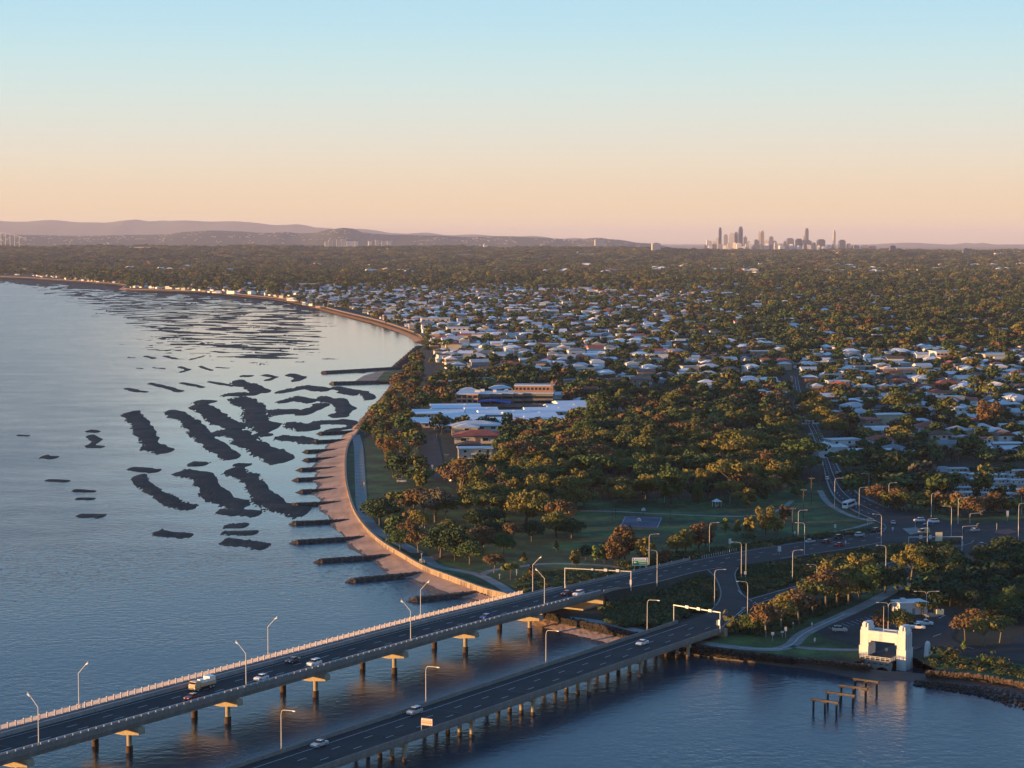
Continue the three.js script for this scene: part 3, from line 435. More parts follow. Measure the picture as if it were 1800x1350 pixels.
// ---------------------------------------------------------------- far hills
const CREST = [[-200, 434], [300, 434], [700, 435], [1000, 436], [1130, 437], [1200, 440], [1240, 442], [1540, 441], [1560, 438], [1600, 442], [1800, 443], [2000, 442]];
const HILLS = [[-300, 419], [-60, 413], [60, 413], [150, 415], [250, 414], [300, 412], [335, 407], [370, 405.5], [420, 407], [460, 408.5], [505, 407], [530, 410], [560, 409], [580, 403], [605, 400], [620, 401], [635, 407], [660, 410], [700, 412], [760, 414], [830, 417], [900, 416], [950, 417], [1010, 420], [1050, 417], [1080, 421], [1130, 428], [1200, 437], [1260, 445]];
const crestAt = (list, u) => { let k = 0; while (k < list.length - 2 && list[k + 1][0] < u) k++; const [a, b] = list[k], [c, d] = list[k + 1], t = clamp((u - a) / (c - a), 0, 1); return lerp(b, d, t * t * (3 - 2 * t)); };
const crestH = (u) => EYE + (425 - crestAt(CREST, u)) * 14500 / FOCAL;
function landH(x, z) {   // height of the land, z negative into the distance
  const d = -z; if (d < 6500) return LAND;
  const u = 900 + FOCAL * x / d, roll = 14 * nz(x / 900, z / 1400) + 7 * nz2(x / 300, z / 500);
  return LAND + Math.max(0, (crestH(u) - 24 + roll * 0.6) * sstep(d, 8500, 14500) + roll * 0.4 * sstep(d, 6500, 9500)) * (1 - sstep(d, 15500, 18000));
}
{
  const pos = [], uv = [], idx = [], nu = 150, ds = []; for (let d = 6400; d < 18200; d *= 1.03) ds.push(d);
  ds.forEach((d) => { for (let i = 0; i <= nu; i++) { const x = (-1150 + i * 2300 / nu) / FOCAL * d; pos.push(x, landH(x, -d) + 0.3 - (d < 6500 ? 1 : 0), -d); uv.push(x, -d); } });
  for (let j = 0; j + 1 < ds.length; j++) for (let i = 0; i < nu; i++) { const a = j * (nu + 1) + i, b = a + nu + 1; idx.push(a, a + 1, b, a + 1, b + 1, b); }
  structure('hills', fromTris(pos, idx, uv), std(0.035, 0.042, 0.026, 1, { map: T.ground }), 'low wooded hills behind the suburbs');
  const range = (name, list, d, label, amp, deep = 9000) => { const p = [], t = [], ix = [], n = 220, m = 10, u0 = list[0][0], u1 = list[list.length - 1][0];
    for (let k = 0; k <= m; k++) for (let i = 0; i <= n; i++) { const u = lerp(u0, u1, i / n), dd = d + (k / m - 0.4) * deep, x = (u - 900) / FOCAL * d; const top = EYE + (425 - crestAt(list, u)) * d / FOCAL, f = Math.sin(Math.PI * clamp(k / (m * 0.8), 0, 1) ) ; p.push(x, Math.max(-5, top * (k > 0.8 * m ? 0 : Math.pow(f, 0.8)) + amp * nz(x / 1500, dd / 1500) * f), -dd); t.push(x, dd); }
    for (let k = 0; k < m; k++) for (let i = 0; i < n; i++) { const a = k * (n + 1) + i, b = a + n + 1; ix.push(a, a + 1, b, a + 1, b + 1, b); }
    structure(name, fromTris(p, ix, t), std(0.05, 0.06, 0.05, 1), label); };
  range('wooded_hills', HILLS, 24000, 'bluish wooded hills with one rounded summit left of centre', 10, 4500);
  { const n = 420, im = new THREE.InstancedMesh(new THREE.BoxGeometry(1, 1, 1), std(0.34, 0.32, 0.32, 0.8), n), d = new THREE.Object3D(); for (let i = 0; i < n; i++) { let u = rr(-40, 1120), k = rr(0.9, 3.2); for (let q = 0; q < 8 && nz(u / 70, k * 2) < 0.1; q++) { u = rr(-40, 1120); k = rr(0.9, 3.2); } const top = EYE + (425 - crestAt(HILLS, u)) * 24000 / FOCAL; d.position.set((u - 900) / FOCAL * 24000, top * Math.pow(Math.sin(Math.PI * k / 8), 0.8) + 4, -(24000 + (k / 10 - 0.4) * 4500)); d.scale.set(rr(8, 30), rr(6, 11), 14); d.updateMatrix(); im.setMatrixAt(i, d.matrix); } stuff(im, 'hillside_houses', 'specks of far houses scattered over the bluish hills', 'houses'); }
  range('mountain_range', [[-260, 392], [-60, 389], [0, 389], [120, 390], [205, 391], [235, 387], [265, 392], [290, 389], [335, 388], [400, 390], [450, 392], [520, 396], [560, 400], [610, 403], [700, 409], [780, 412], [900, 416], [1000, 420], [1120, 428], [1200, 436]], 50000, 'hazy blue mountain range on the left horizon', 45);
  range('mountain_range', [[1440, 440], [1520, 431], [1570, 428], [1600, 427], [1660, 431], [1695, 431], [1706, 427.5], [1711, 427], [1720, 431], [1765, 433], [1800, 430], [1900, 428], [2050, 430]], 50000, 'faint hazy peaks on the right horizon', 20);
}
// ---------------------------------------------------------------- trees: shapes
const leafMat = (r, g, b) => new THREE.MeshStandardMaterial({ color: lin(r, g, b), roughness: 1, side: THREE.DoubleSide });
const LEAF = { olive: leafMat(0.115, 0.118, 0.032), green: leafMat(0.062, 0.1, 0.03), dark: leafMat(0.034, 0.06, 0.024), russet: leafMat(0.145, 0.088, 0.04), gold: leafMat(0.175, 0.145, 0.035), grey: leafMat(0.11, 0.1, 0.066), lime: leafMat(0.11, 0.15, 0.038) };
const barkPale = std(0.4, 0.35, 0.29, 0.9, { map: T.rock }), barkDark = std(0.11, 0.085, 0.065, 0.95, { map: T.rock }), barkGrey = std(0.22, 0.19, 0.16, 0.95, { map: T.rock });
function leaves(clumps, per, size, flat = 0.55) {   // many small leaf plates spread through the shells of the clumps
  const pos = [], nor = [], q = V(0, 0, 0), n = V(0, 0, 0), t = V(0, 0, 0), b = V(0, 0, 0);
  for (const [c, r, k = 1] of clumps) {
    const m = Math.round(per * k);
    for (let i = 0; i < m; i++) {
      const y = rr(-0.85, 1), a = rr(0, 6.2832), h = Math.sqrt(1 - y * y), d = 0.55 + 0.5 * Math.sqrt(rnd());
      n.set(h * Math.cos(a), y, h * Math.sin(a)); q.set(c.x + n.x * r.x * d, c.y + n.y * r.y * d, c.z + n.z * r.z * d);
      n.x += rr(-flat, flat) * 1.6; n.y += rr(-flat, flat) * 1.6; n.z += rr(-flat, flat) * 1.6; n.normalize();
      t.set(rr(-1, 1), rr(-1, 1), rr(-1, 1)).cross(n).normalize(); b.crossVectors(n, t);
      const s = size * rr(0.55, 1.25), e = s * rr(0.5, 0.9);
      const p = [[-s, -e * 0.4], [s * 0.2, -e], [s, e * 0.3], [-s * 0.3, e]].map(([x, z]) => [q.x + t.x * x + b.x * z, q.y + t.y * x + b.y * z, q.z + t.z * x + b.z * z]);
      for (const j of [0, 1, 2, 0, 2, 3]) { pos.push(...p[j]); nor.push(n.x, n.y, n.z); }
    }
  }
  const g = new THREE.BufferGeometry(); g.setAttribute('position', new THREE.Float32BufferAttribute(pos, 3)); g.setAttribute('normal', new THREE.Float32BufferAttribute(nor, 3)); return g;
}
function limbs(base, targets, r) { const gs = [rod(V(0, -0.3, 0), base, r, r * 0.7, 7)]; for (const t of targets) gs.push(rod(base, t, r * 0.55, r * 0.15, 5)); return merge(gs); }
const KIND = {   // each gives { trunk, crown } for a tree 1 unit = 1 metre, about 10 m tall
  gum() { const cl = [], n = 11; for (let i = 0; i < n; i++) { const a = i * 2.4 + rr(-0.4, 0.4), d = Math.sqrt(i / n) * 3.7; cl.push([V(Math.cos(a) * d, 7.9 - d * 0.55 + rr(-0.9, 0.9), Math.sin(a) * d), V(rr(1.3, 2.0), rr(0.9, 1.5), rr(1.3, 2.0))]); } return [limbs(V(rr(-0.4, 0.4), 3.4, 0.2), cl.filter((_, i) => i % 2).map((c) => c[0]), 0.27), cl]; },
  broad() { const cl = [], n = 15; for (let i = 0; i < n; i++) { const a = i * 2.4 + rr(-0.3, 0.3), d = Math.sqrt(i / n) * 4.6; cl.push([V(Math.cos(a) * d, 7.6 - d * d * 0.17 + rr(-0.5, 0.6), Math.sin(a) * d), V(rr(1.6, 2.2), rr(1.2, 1.9), rr(1.6, 2.2))]); } cl.push([V(0, 4.6, 0), V(3.6, 2.2, 3.6), 1.6]); return [limbs(V(0.1, 2.4, 0), cl.filter((_, i) => i % 3 === 1).map((c) => c[0]), 0.42), cl]; },
  oak() { const cl = [], n = 12; for (let i = 0; i < n; i++) { const f = i / n, a = i * 2.4 + rr(-0.4, 0.4), d = (1.1 + 1.5 * Math.sin(f * 3)) * rr(0.5, 1.1); cl.push([V(Math.cos(a) * d, 2.8 + f * 6.8, Math.sin(a) * d), V(rr(1.1, 1.7), rr(1.1, 1.8), rr(1.1, 1.7))]); } return [limbs(V(0, 5, 0), cl.filter((_, i) => i % 3 === 0).map((c) => c[0]), 0.2), cl]; },
  spread() { const cl = [], n = 12; for (let i = 0; i < n; i++) { const a = i * 2.4, d = Math.sqrt(i / n) * 5.2; cl.push([V(Math.cos(a) * d, 8.3 - d * 0.22 + rr(-0.6, 0.7), Math.sin(a) * d), V(rr(1.5, 2.3), rr(0.8, 1.2), rr(1.5, 2.3))]); } return [limbs(V(rr(-0.5, 0.5), 4, 0.3), cl.filter((_, i) => i % 2).map((c) => c[0]), 0.25), cl]; },
  sapling() { const cl = []; for (let i = 0; i < 7; i++) { const f = i / 6, a = i * 2.4; cl.push([V(Math.cos(a) * 0.9 * (1 - f), 3 + f * 6, Math.sin(a) * 0.9 * (1 - f)), V(1.7 - f * 0.8, 1.3, 1.7 - f * 0.8)]); } return [limbs(V(0, 4, 0), cl.filter((_, i) => i % 3 === 0).map((c) => c[0]), 0.14), cl]; },
  pine() { const cl = []; for (let i = 0; i < 9; i++) { const f = i / 8, r = 2.6 * (1 - f) + 0.35; for (let k = 0; k < 5; k++) { const a = k * 1.257 + i; cl.push([V(Math.cos(a) * r * 0.6, 1.8 + f * 8, Math.sin(a) * r * 0.6), V(r * 0.5, 0.35, r * 0.5), 0.45]); } } return [limbs(V(0, 9.6, 0), [], 0.24), cl]; },
  shrub() { const cl = []; for (let i = 0; i < 8; i++) { const a = i * 2.4, d = Math.sqrt(i / 8) * 5; cl.push([V(Math.cos(a) * d, 3.4 + rr(-1, 1.6), Math.sin(a) * d), V(rr(2.4, 3.4), rr(2.4, 4), rr(2.4, 3.4))]); } return [limbs(V(0, 2, 0), cl.slice(0, 3).map((c) => c[0]), 0.2), cl]; },
};
const PROTO = {}, LOW = {};
for (const k of Object.keys(KIND)) { PROTO[k] = []; LOW[k] = []; for (let s = 0; s < 4; s++) { const [trunk, cl] = KIND[k](); PROTO[k].push([trunk, leaves(cl, k === 'pine' ? 60 : 130, k === 'shrub' ? 0.5 : 0.36)]); if (s < 2) LOW[k].push([leaves(cl, k === 'pine' ? 6 : 17, 0.95, 0.4), trunk]); } }
const palmGeo = (() => { const fr = []; for (let i = 0; i < 15; i++) { const a = i * 2.4, up = rr(-0.15, 0.75), pts = []; for (let k = 0; k <= 5; k++) { const t = k / 5; pts.push(V(Math.cos(a) * t * 2.5, 8.6 + up * 2 * t - t * t * 2.1, Math.sin(a) * t * 2.5)); } const n = V(-Math.sin(a), 0, Math.cos(a)); fr.push(strip(pts.map((p, k) => p.clone().addScaledVector(n, 0.42 * Math.sin((k + 0.6) / 5.6 * 3)).add(V(0, -0.2, 0))), pts), strip(pts, pts.map((p, k) => p.clone().addScaledVector(n, -0.42 * Math.sin((k + 0.6) / 5.6 * 3)).add(V(0, -0.2, 0))))); } return [rod(V(0, -0.3, 0), V(0.3, 8.6, 0.1), 0.2, 0.13, 7), merge(fr)]; })();
// the inland road must stay in sight: no crown may stand between it and the water
const ROADV = [[1392, 662], [1396, 690], [1404, 718], [1424, 754], [1436, 784], [1445, 812], [1452, 842], [1462, 868], [1480, 886], [1510, 903], [1540, 914]];
const hidesRoad = (u, v, h) => { if (u < 1378 || u > 1545) return false; const top = v - h * (v - 425) / 117; for (let k = -12; k <= 12; k += 6) { const r = crestAt(ROADV, clamp(u + k, 1392, 1540)); if (v > r - 2 && top < r - 6) return true; } return false; };
const scatter0 = [];
const WANT = [];   // every tree: { p, h, kind, tone, zone, wide }
const want = (u, v, h, kind, tone, zone, wide = 1, base = LAND) => WANT.push({ p: G(u, v, base), h, kind, tone, zone, wide });
const ZONE = { wall: 'behind the sea wall lawn', park: 'in the waterfront park', court: 'beside the upper road below the court', bank: 'on the bank above the riverside path', lot: 'beside the car park', junction: 'lining the far side of the junction', big: 'beside the inland road', wood: 'in the park wood', mangrove: 'in the thicket right of the car park', suburb: 'among the houses', coast: 'beside the coast road' };
for (const a of [
  [668, 924, 12.5, 'broad', 'dark', 'wall', 1.15], [650, 905, 7, 'broad', 'green', 'wall'], [722, 930, 8, 'gum', 'russet', 'wall'], [704, 968, 9, 'broad', 'green', 'wall'], [736, 972, 9, 'gum', 'russet', 'wall', 1.2], [690, 950, 7, 'broad', 'green', 'wall'],
  [742, 912, 15, 'gum', 'russet', 'park', 1.2], [765, 918, 15, 'gum', 'grey', 'park', 1.2], [775, 980, 13, 'broad', 'dark', 'park'], [800, 986, 12, 'oak', 'dark', 'park', 1.3], [826, 992, 9.4, 'broad', 'green', 'park'], [788, 960, 11, 'broad', 'olive', 'park'],
  [850, 918, 13, 'spread', 'olive', 'park', 1.2], [880, 915, 12, 'gum', 'olive', 'park'], [925, 922, 15.5, 'broad', 'gold', 'park', 1.1], [955, 926, 14, 'gum', 'olive', 'park'], [985, 932, 13, 'gum', 'russet', 'park', 1.2], [1005, 946, 8.2, 'broad', 'dark', 'park', 1.3], [935, 952, 9, 'broad', 'dark', 'park'], [900, 960, 10, 'gum', 'russet', 'park'], [860, 950, 9, 'broad', 'dark', 'park'], [885, 975, 8.5, 'broad', 'green', 'park'], [845, 968, 8.5, 'gum', 'olive', 'park'],
  [868, 1007, 7.6, 'gum', 'russet', 'park', 1.2], [897, 1019, 6.8, 'gum', 'olive', 'park'], [921, 992, 4.6, 'sapling', 'gold', 'park', 1.2], [935, 1015, 4.4, 'sapling', 'russet', 'park', 1.3], [978, 970, 4, 'sapling', 'olive', 'park', 1.3], [1012, 998, 6, 'oak', 'gold', 'court'], [1030, 985, 6, 'broad', 'dark', 'court'], [1045, 990, 6.4, 'sapling', 'lime', 'court'], [1062, 990, 7, 'oak', 'dark', 'court'], [1082, 992, 10, 'oak', 'russet', 'court', 1.2], [1098, 988, 13, 'oak', 'russet', 'court', 1.15], [1133, 992, 9.5, 'oak', 'gold', 'court', 1.2],
  [1170, 990, 5, 'oak', 'russet', 'court', 1.4], [1190, 975, 8, 'broad', 'olive', 'court'], [1205, 972, 8.5, 'oak', 'gold', 'court', 1.3], [1228, 966, 9.2, 'oak', 'russet', 'court', 1.4], [1240, 962, 9, 'oak', 'russet', 'court', 1.4], [1275, 938, 6, 'sapling', 'lime', 'court', 1.4], [1296, 940, 5.6, 'sapling', 'olive', 'court', 1.3], [1318, 944, 8, 'oak', 'gold', 'court', 1.1], [1346, 940, 10.5, 'oak', 'gold', 'court', 1.2], [1367, 938, 6, 'oak', 'gold', 'court', 1.3], [1379, 920, 7, 'oak', 'russet', 'court', 1.1], [1318, 950, 4, 'shrub', 'dark', 'court'],
  [1300, 1112, 5.5, 'shrub', 'olive', 'bank'], [1322, 1115, 7, 'broad', 'green', 'bank'], [1347, 1122, 11.5, 'gum', 'russet', 'bank', 1.05], [1372, 1106, 10.5, 'gum', 'gold', 'bank', 1.15], [1405, 1098, 11.5, 'gum', 'russet', 'bank', 1.15], [1388, 1085, 9, 'broad', 'olive', 'bank'], [1430, 1080, 12, 'gum', 'olive', 'bank', 1.1], [1452, 1070, 14, 'gum', 'russet', 'bank', 1.15], [1472, 1066, 13, 'broad', 'gold', 'bank'], [1492, 1062, 13.5, 'gum', 'olive', 'bank', 1.2], [1510, 1056, 9, 'broad', 'green', 'bank'], [1535, 1046, 10, 'oak', 'green', 'bank', 1.2], [1524, 1018, 8, 'oak', 'gold', 'bank', 1.2], [1452, 1022, 7, 'oak', 'gold', 'bank', 1.2], [1500, 1010, 7, 'oak', 'gold', 'bank'], [1556, 1042, 9, 'broad', 'dark', 'bank'], [1601, 1024, 13, 'gum', 'gold', 'bank'], [1625, 1015, 12, 'broad', 'dark', 'bank'], [1578, 1036, 8, 'oak', 'dark', 'bank', 1.3],
  [1552, 1110, 7, 'oak', 'russet', 'lot', 1.2], [1582, 1112, 8, 'broad', 'gold', 'lot', 0.95], [1622, 1082, 5, 'gum', 'gold', 'lot'], [1642, 1084, 5, 'gum', 'gold', 'lot'], [1697, 1128, 9, 'gum', 'russet', 'lot', 1.1], [1712, 1110, 8, 'gum', 'russet', 'lot', 1.1], [1731, 1137, 9.5, 'gum', 'gold', 'lot', 1.15], [1757, 1130, 8, 'spread', 'olive', 'lot'], [1655, 1158, 4, 'shrub', 'dark', 'lot'], [1672, 1160, 3.2, 'shrub', 'gold', 'lot'], [1694, 1145, 3, 'sapling', 'lime', 'lot', 1.4], [1735, 1168, 3, 'shrub', 'green', 'lot'], [1760, 1172, 2.6, 'shrub', 'olive', 'lot'],
  [1425, 742, 15, 'broad', 'gold', 'big', 1.2], [1446, 754, 15, 'broad', 'gold', 'big', 1.2], [1466, 766, 13, 'broad', 'gold', 'big', 1.15], [1426, 716, 14, 'broad', 'gold', 'big', 1.1], [1440, 728, 14, 'broad', 'gold', 'big', 1.1], [1548, 724, 15, 'broad', 'olive', 'big', 1.2], [1578, 728, 17, 'broad', 'olive', 'big', 1.25], [1738, 756, 17, 'oak', 'russet', 'suburb', 1.5], [1765, 758, 12, 'broad', 'olive', 'suburb'], [1708, 800, 12, 'broad', 'green', 'suburb', 1.2], [1640, 805, 9, 'broad', 'olive', 'suburb'],
]) want(...a);
for (const a of [[1207, 800, 16, 'pine', 'olive', 'wood', 1.1], [1232, 812, 13, 'pine', 'dark', 'wood'], [1110, 800, 15, 'pine', 'dark', 'wood'], [1260, 700, 15, 'pine', 'russet', 'suburb', 1.2], [1285, 702, 14, 'pine', 'olive', 'suburb', 1.2], [1310, 720, 13, 'pine', 'dark', 'suburb'], [905, 690, 14, 'pine', 'dark', 'suburb'], [1015, 690, 13, 'pine', 'green', 'suburb'], [1600, 770, 12, 'pine', 'dark', 'suburb']]) want(...a);
scatter0.push([[[690, 872], [800, 905], [940, 915], [1015, 940], [960, 962], [840, 998], [770, 985], [700, 952], [660, 905]], 13]);
for (let i = 0; i < 22; i++) want(1545 + i * 12 + rr(-4, 4), 893 + Math.min(i, 12) * 1.3 - Math.max(0, i - 14) * 1 + rr(-7, 1), rr(6.5, 10), pick(['oak', 'gum', 'broad']), pick(['russet', 'russet', 'gold', 'olive']), 'junction', 1.3);
// the wood round the park, denser towards the middle
const WOOD = [[780, 880], [790, 845], [870, 832], [960, 800], [1040, 775], [1150, 760], [1260, 745], [1330, 740], [1395, 745], [1422, 790], [1432, 838], [1400, 872], [1330, 893], [1250, 892], [1160, 889], [1060, 885], [1010, 905], [940, 910], [860, 906], [800, 900]];
const MANG = [[1660, 985], [1720, 995], [1800, 972], [1960, 960], [1960, 1110], [1800, 1105], [1770, 1100], [1700, 1075], [1640, 1065], [1610, 1040], [1620, 1020]];
const COASTWOOD = [[634, 762], [655, 735], [690, 695], [712, 655], [735, 625], [742, 640], [738, 690], [742, 722], [720, 740], [735, 765], [735, 800], [750, 850], [740, 870], [700, 862], [680, 820], [660, 800], [668, 775]];
const BACKWOOD = [[742, 722], [745, 690], [800, 662], [1000, 662], [1090, 690], [1180, 705], [1260, 700], [1330, 700], [1390, 725], [1398, 745], [1330, 745], [1150, 765], [1040, 780], [905, 835], [780, 845], [740, 765]];
function scatter(poly, step, zone, hs, kinds, tones, keep = 1, skip) {
  const W = poly.map(([u, v]) => G(u, v, LAND)), x0 = Math.min(...W.map((p) => p.x)), x1 = Math.max(...W.map((p) => p.x)), z0 = Math.min(...W.map((p) => p.z)), z1 = Math.max(...W.map((p) => p.z));
  for (let x = x0; x < x1; x += step) for (let z = z0; z < z1; z += step) { const p = V(x + rr(-0.45, 0.45) * step, LAND, z + rr(-0.45, 0.45) * step), [u, v] = toUV(p); if (rnd() > keep || hidesRoad(u, v, hs[1] * 0.8) || !inside(poly, u, v) || (skip && skip(u, v, p))) continue; const k = 0.6 + 0.4 * nz(x / 60, z / 60); WANT.push({ p, h: rr(hs[0], hs[1]) * (0.8 + 0.35 * rnd() * rnd() + 0.25 * nz(x / 50, z / 50)), kind: pick(kinds), tone: tones[clamp(Math.floor((0.5 + 0.5 * nz2(x / 45, z / 70) + rr(-0.25, 0.25)) * tones.length), 0, tones.length - 1)], zone, wide: rr(0.95, 1.3) }); }
}
const CLEAR = [[1265, 770], [1330, 755], [1355, 772], [1300, 792]], YARD = [[735, 765], [880, 762], [885, 800], [870, 822], [790, 832], [745, 835]], COMPLEX = [[738, 722], [745, 757], [1000, 757], [1048, 716], [1000, 712], [985, 700], [800, 700], [795, 718]];
scatter(WOOD, 10.4, 'wood', [8, 15], ['gum', 'gum', 'broad', 'oak', 'spread', 'spread'], ['dark', 'green', 'olive', 'gold', 'russet', 'olive', 'dark'], 0.92, (u, v) => inside(CLEAR, u, v));
scatter(BACKWOOD, 10.5, 'suburb', [7, 13], ['gum', 'broad', 'broad', 'oak'], ['dark', 'green', 'olive', 'russet', 'dark'], 0.85, (u, v) => inside(COMPLEX, u, v) || inside(YARD, u, v) || inside(CLEAR, u, v));
scatter([[905, 765], [1100, 745], [1100, 770], [1000, 800], [905, 830]], 9, 'wood', [8, 12], ['gum', 'broad', 'oak'], ['dark', 'olive', 'russet', 'green'], 0.9);
scatter(COASTWOOD, 10, 'coast', [6, 11], ['gum', 'broad', 'oak', 'broad'], ['olive', 'dark', 'russet', 'olive', 'green'], 0.85);
scatter(MANG, 6.4, 'mangrove', [4.5, 8.5], ['broad', 'broad', 'gum', 'shrub'], ['dark', 'dark', 'green', 'dark', 'dark', 'gold'], 0.95);
scatter([[1455, 780], [1520, 770], [1560, 800], [1640, 830], [1720, 850], [1790, 870], [1800, 880], [1600, 885], [1545, 875], [1500, 848], [1480, 820]], 9.5, 'junction', [5, 9], ['broad', 'oak', 'gum'], ['dark', 'green', 'dark', 'olive'], 0.8, (u, v) => u > 1600 && v < 858);
scatter0.forEach(([poly, step]) => scatter(poly, step, 'park', [6, 11], ['gum', 'broad', 'broad', 'spread'], ['dark', 'green', 'olive', 'russet', 'gold'], 0.62));
// low bushes on the road banks
const BUSH = [];
const bushes = (poly, n, h, hs) => { let k = 0, us = poly.map((p) => p[0]), vs = poly.map((p) => p[1]); for (let i = 0; i < n * 12 && k < n; i++) { const u = rr(Math.min(...us), Math.max(...us)), v = rr(Math.min(...vs), Math.max(...vs)); if (inside(poly, u, v)) { BUSH.push([G(u, v, h), rr(hs[0], hs[1])]); k++; } } };
bushes([[1085, 1040], [1160, 1028], [1230, 1010], [1252, 1020], [1258, 1050], [1235, 1074], [1195, 1090], [1150, 1105], [1080, 1098], [1060, 1075]], 620, 3.4, [0.8, 2.2]);
bushes([[1305, 1000], [1400, 985], [1500, 970], [1600, 955], [1680, 952], [1600, 975], [1500, 1000], [1400, 1022], [1330, 1048], [1306, 1035], [1296, 1010]], 620, 3.3, [0.7, 1.8]);
bushes([[1210, 985], [1300, 970], [1400, 953], [1500, 938], [1545, 930], [1500, 932], [1400, 945], [1290, 960], [1200, 975]], 300, 3.6, [0.6, 1.5]);
bushes([[900, 1030], [930, 1005], [1000, 1000], [1090, 1000], [1120, 1000], [1040, 1022], [990, 1032], [920, 1042]], 300, 3.0, [0.4, 1.1]);
bushes([[1100, 1002], [1160, 990], [1200, 980], [1200, 972], [1150, 978], [1090, 992]], 160, 3.2, [0.5, 1.6]);
bushes([[1270, 1110], [1300, 1095], [1345, 1085], [1420, 1060], [1500, 1045], [1480, 1066], [1400, 1098], [1340, 1118]], 420, 3.0, [0.5, 1.5]);
bushes([[1625, 1155], [1700, 1160], [1800, 1172], [1900, 1192], [1900, 1208], [1800, 1192], [1700, 1178], [1630, 1172]], 260, 3.0, [0.4, 1.2]);
{
  const g = leaves([[V(0, 0.5, 0), V(0.8, 0.6, 0.8)], [V(0.6, 0.35, 0.3), V(0.6, 0.45, 0.6)], [V(-0.4, 0.4, 0.5), V(0.6, 0.45, 0.6)]], 26, 0.2), im = new THREE.InstancedMesh(g, leafMat(1, 1, 1), BUSH.length), d = new THREE.Object3D(), c = new THREE.Color();
  BUSH.forEach(([p, h], i) => { d.position.copy(p); d.position.y -= 0.1; d.rotation.y = rr(0, 6); d.scale.set(h * rr(1, 1.6), h, h * rr(1, 1.6)); d.updateMatrix(); im.setMatrixAt(i, d.matrix); const k = rr(0.7, 1.3), y = rnd() < 0.12; im.setColorAt(i, y ? c.setRGB(0.16 * k, 0.12 * k, 0.035) : c.setRGB(0.05 * k, 0.075 * k, 0.026 * k)); });
  stuff(im, 'scrub', 'low scrub covering the road banks and verges', 'scrub');
}
// ---------------------------------------------------------------- houses
const ROOF = { 'pale grey': std(0.5, 0.52, 0.55, 0.6, { map: T.roof }), white: std(0.72, 0.72, 0.72, 0.6, { map: T.roof }), 'mid grey': std(0.24, 0.25, 0.27, 0.7, { map: T.roof }), 'dark grey': std(0.085, 0.088, 0.1, 0.75, { map: T.roof }), terracotta: std(0.4, 0.1, 0.065, 0.9, { map: T.roof }), brown: std(0.15, 0.085, 0.06, 0.9, { map: T.roof }), cream: std(0.6, 0.52, 0.42, 0.7, { map: T.roof }) };
const WALL = { white: M.white, cream: M.cream, 'pale blue': std(0.5, 0.56, 0.62, 0.8, { map: T.paint }), brick: std(0.3, 0.15, 0.09, 0.9, { map: T.concrete }), tan: std(0.45, 0.33, 0.22, 0.85, { map: T.paint }), grey: std(0.34, 0.35, 0.36, 0.85, { map: T.paint }) };
const PITCH = 0.36;
function roofGeo(w, d, form, eave = 0.6) {   // sits on y = 0
  const W = w / 2 + eave, D = d / 2 + eave, h = form === 'flat' ? 0.35 : D * PITCH + 0.12, t = 0.16;
  if (form === 'flat') return box(W * 2, 0.35, D * 2, 0, 0.175, 0);
  const r = form === 'hip' ? Math.max(0.2, W - D) : W;
  const v = [[-W, 0, D], [W, 0, D], [W, 0, -D], [-W, 0, -D], [-r, h, 0], [r, h, 0], [-W, -t, D], [W, -t, D], [W, -t, -D], [-W, -t, -D]];
  const f = [[0, 1, 5], [0, 5, 4], [2, 3, 4], [2, 4, 5], [1, 2, 5], [3, 0, 4], [6, 7, 1], [6, 1, 0], [7, 8, 2], [7, 2, 1], [8, 9, 3], [8, 3, 2], [9, 6, 0], [9, 0, 3], [6, 8, 7], [6, 9, 8]];
  const pos = [], uv = []; for (const t3 of f) for (const k of t3) { pos.push(...v[k]); uv.push(v[k][0], v[k][2]); }
  const g = new THREE.BufferGeometry(); g.setAttribute('position', new THREE.Float32BufferAttribute(pos, 3)); g.setAttribute('uv', new THREE.Float32BufferAttribute(uv, 2)); g.computeVertexNormals(); return g;
}
const winGeo = box(1.5, 1.2, 0.1), frameGeo = merge([box(1.74, 0.12, 0.14, 0, 0.66, 0), box(1.74, 0.12, 0.16, 0, -0.66, 0), box(0.12, 1.2, 0.14, 0.81, 0, 0), box(0.12, 1.2, 0.14, -0.81, 0, 0)]), doorGeo = box(1, 2.1, 0.1);
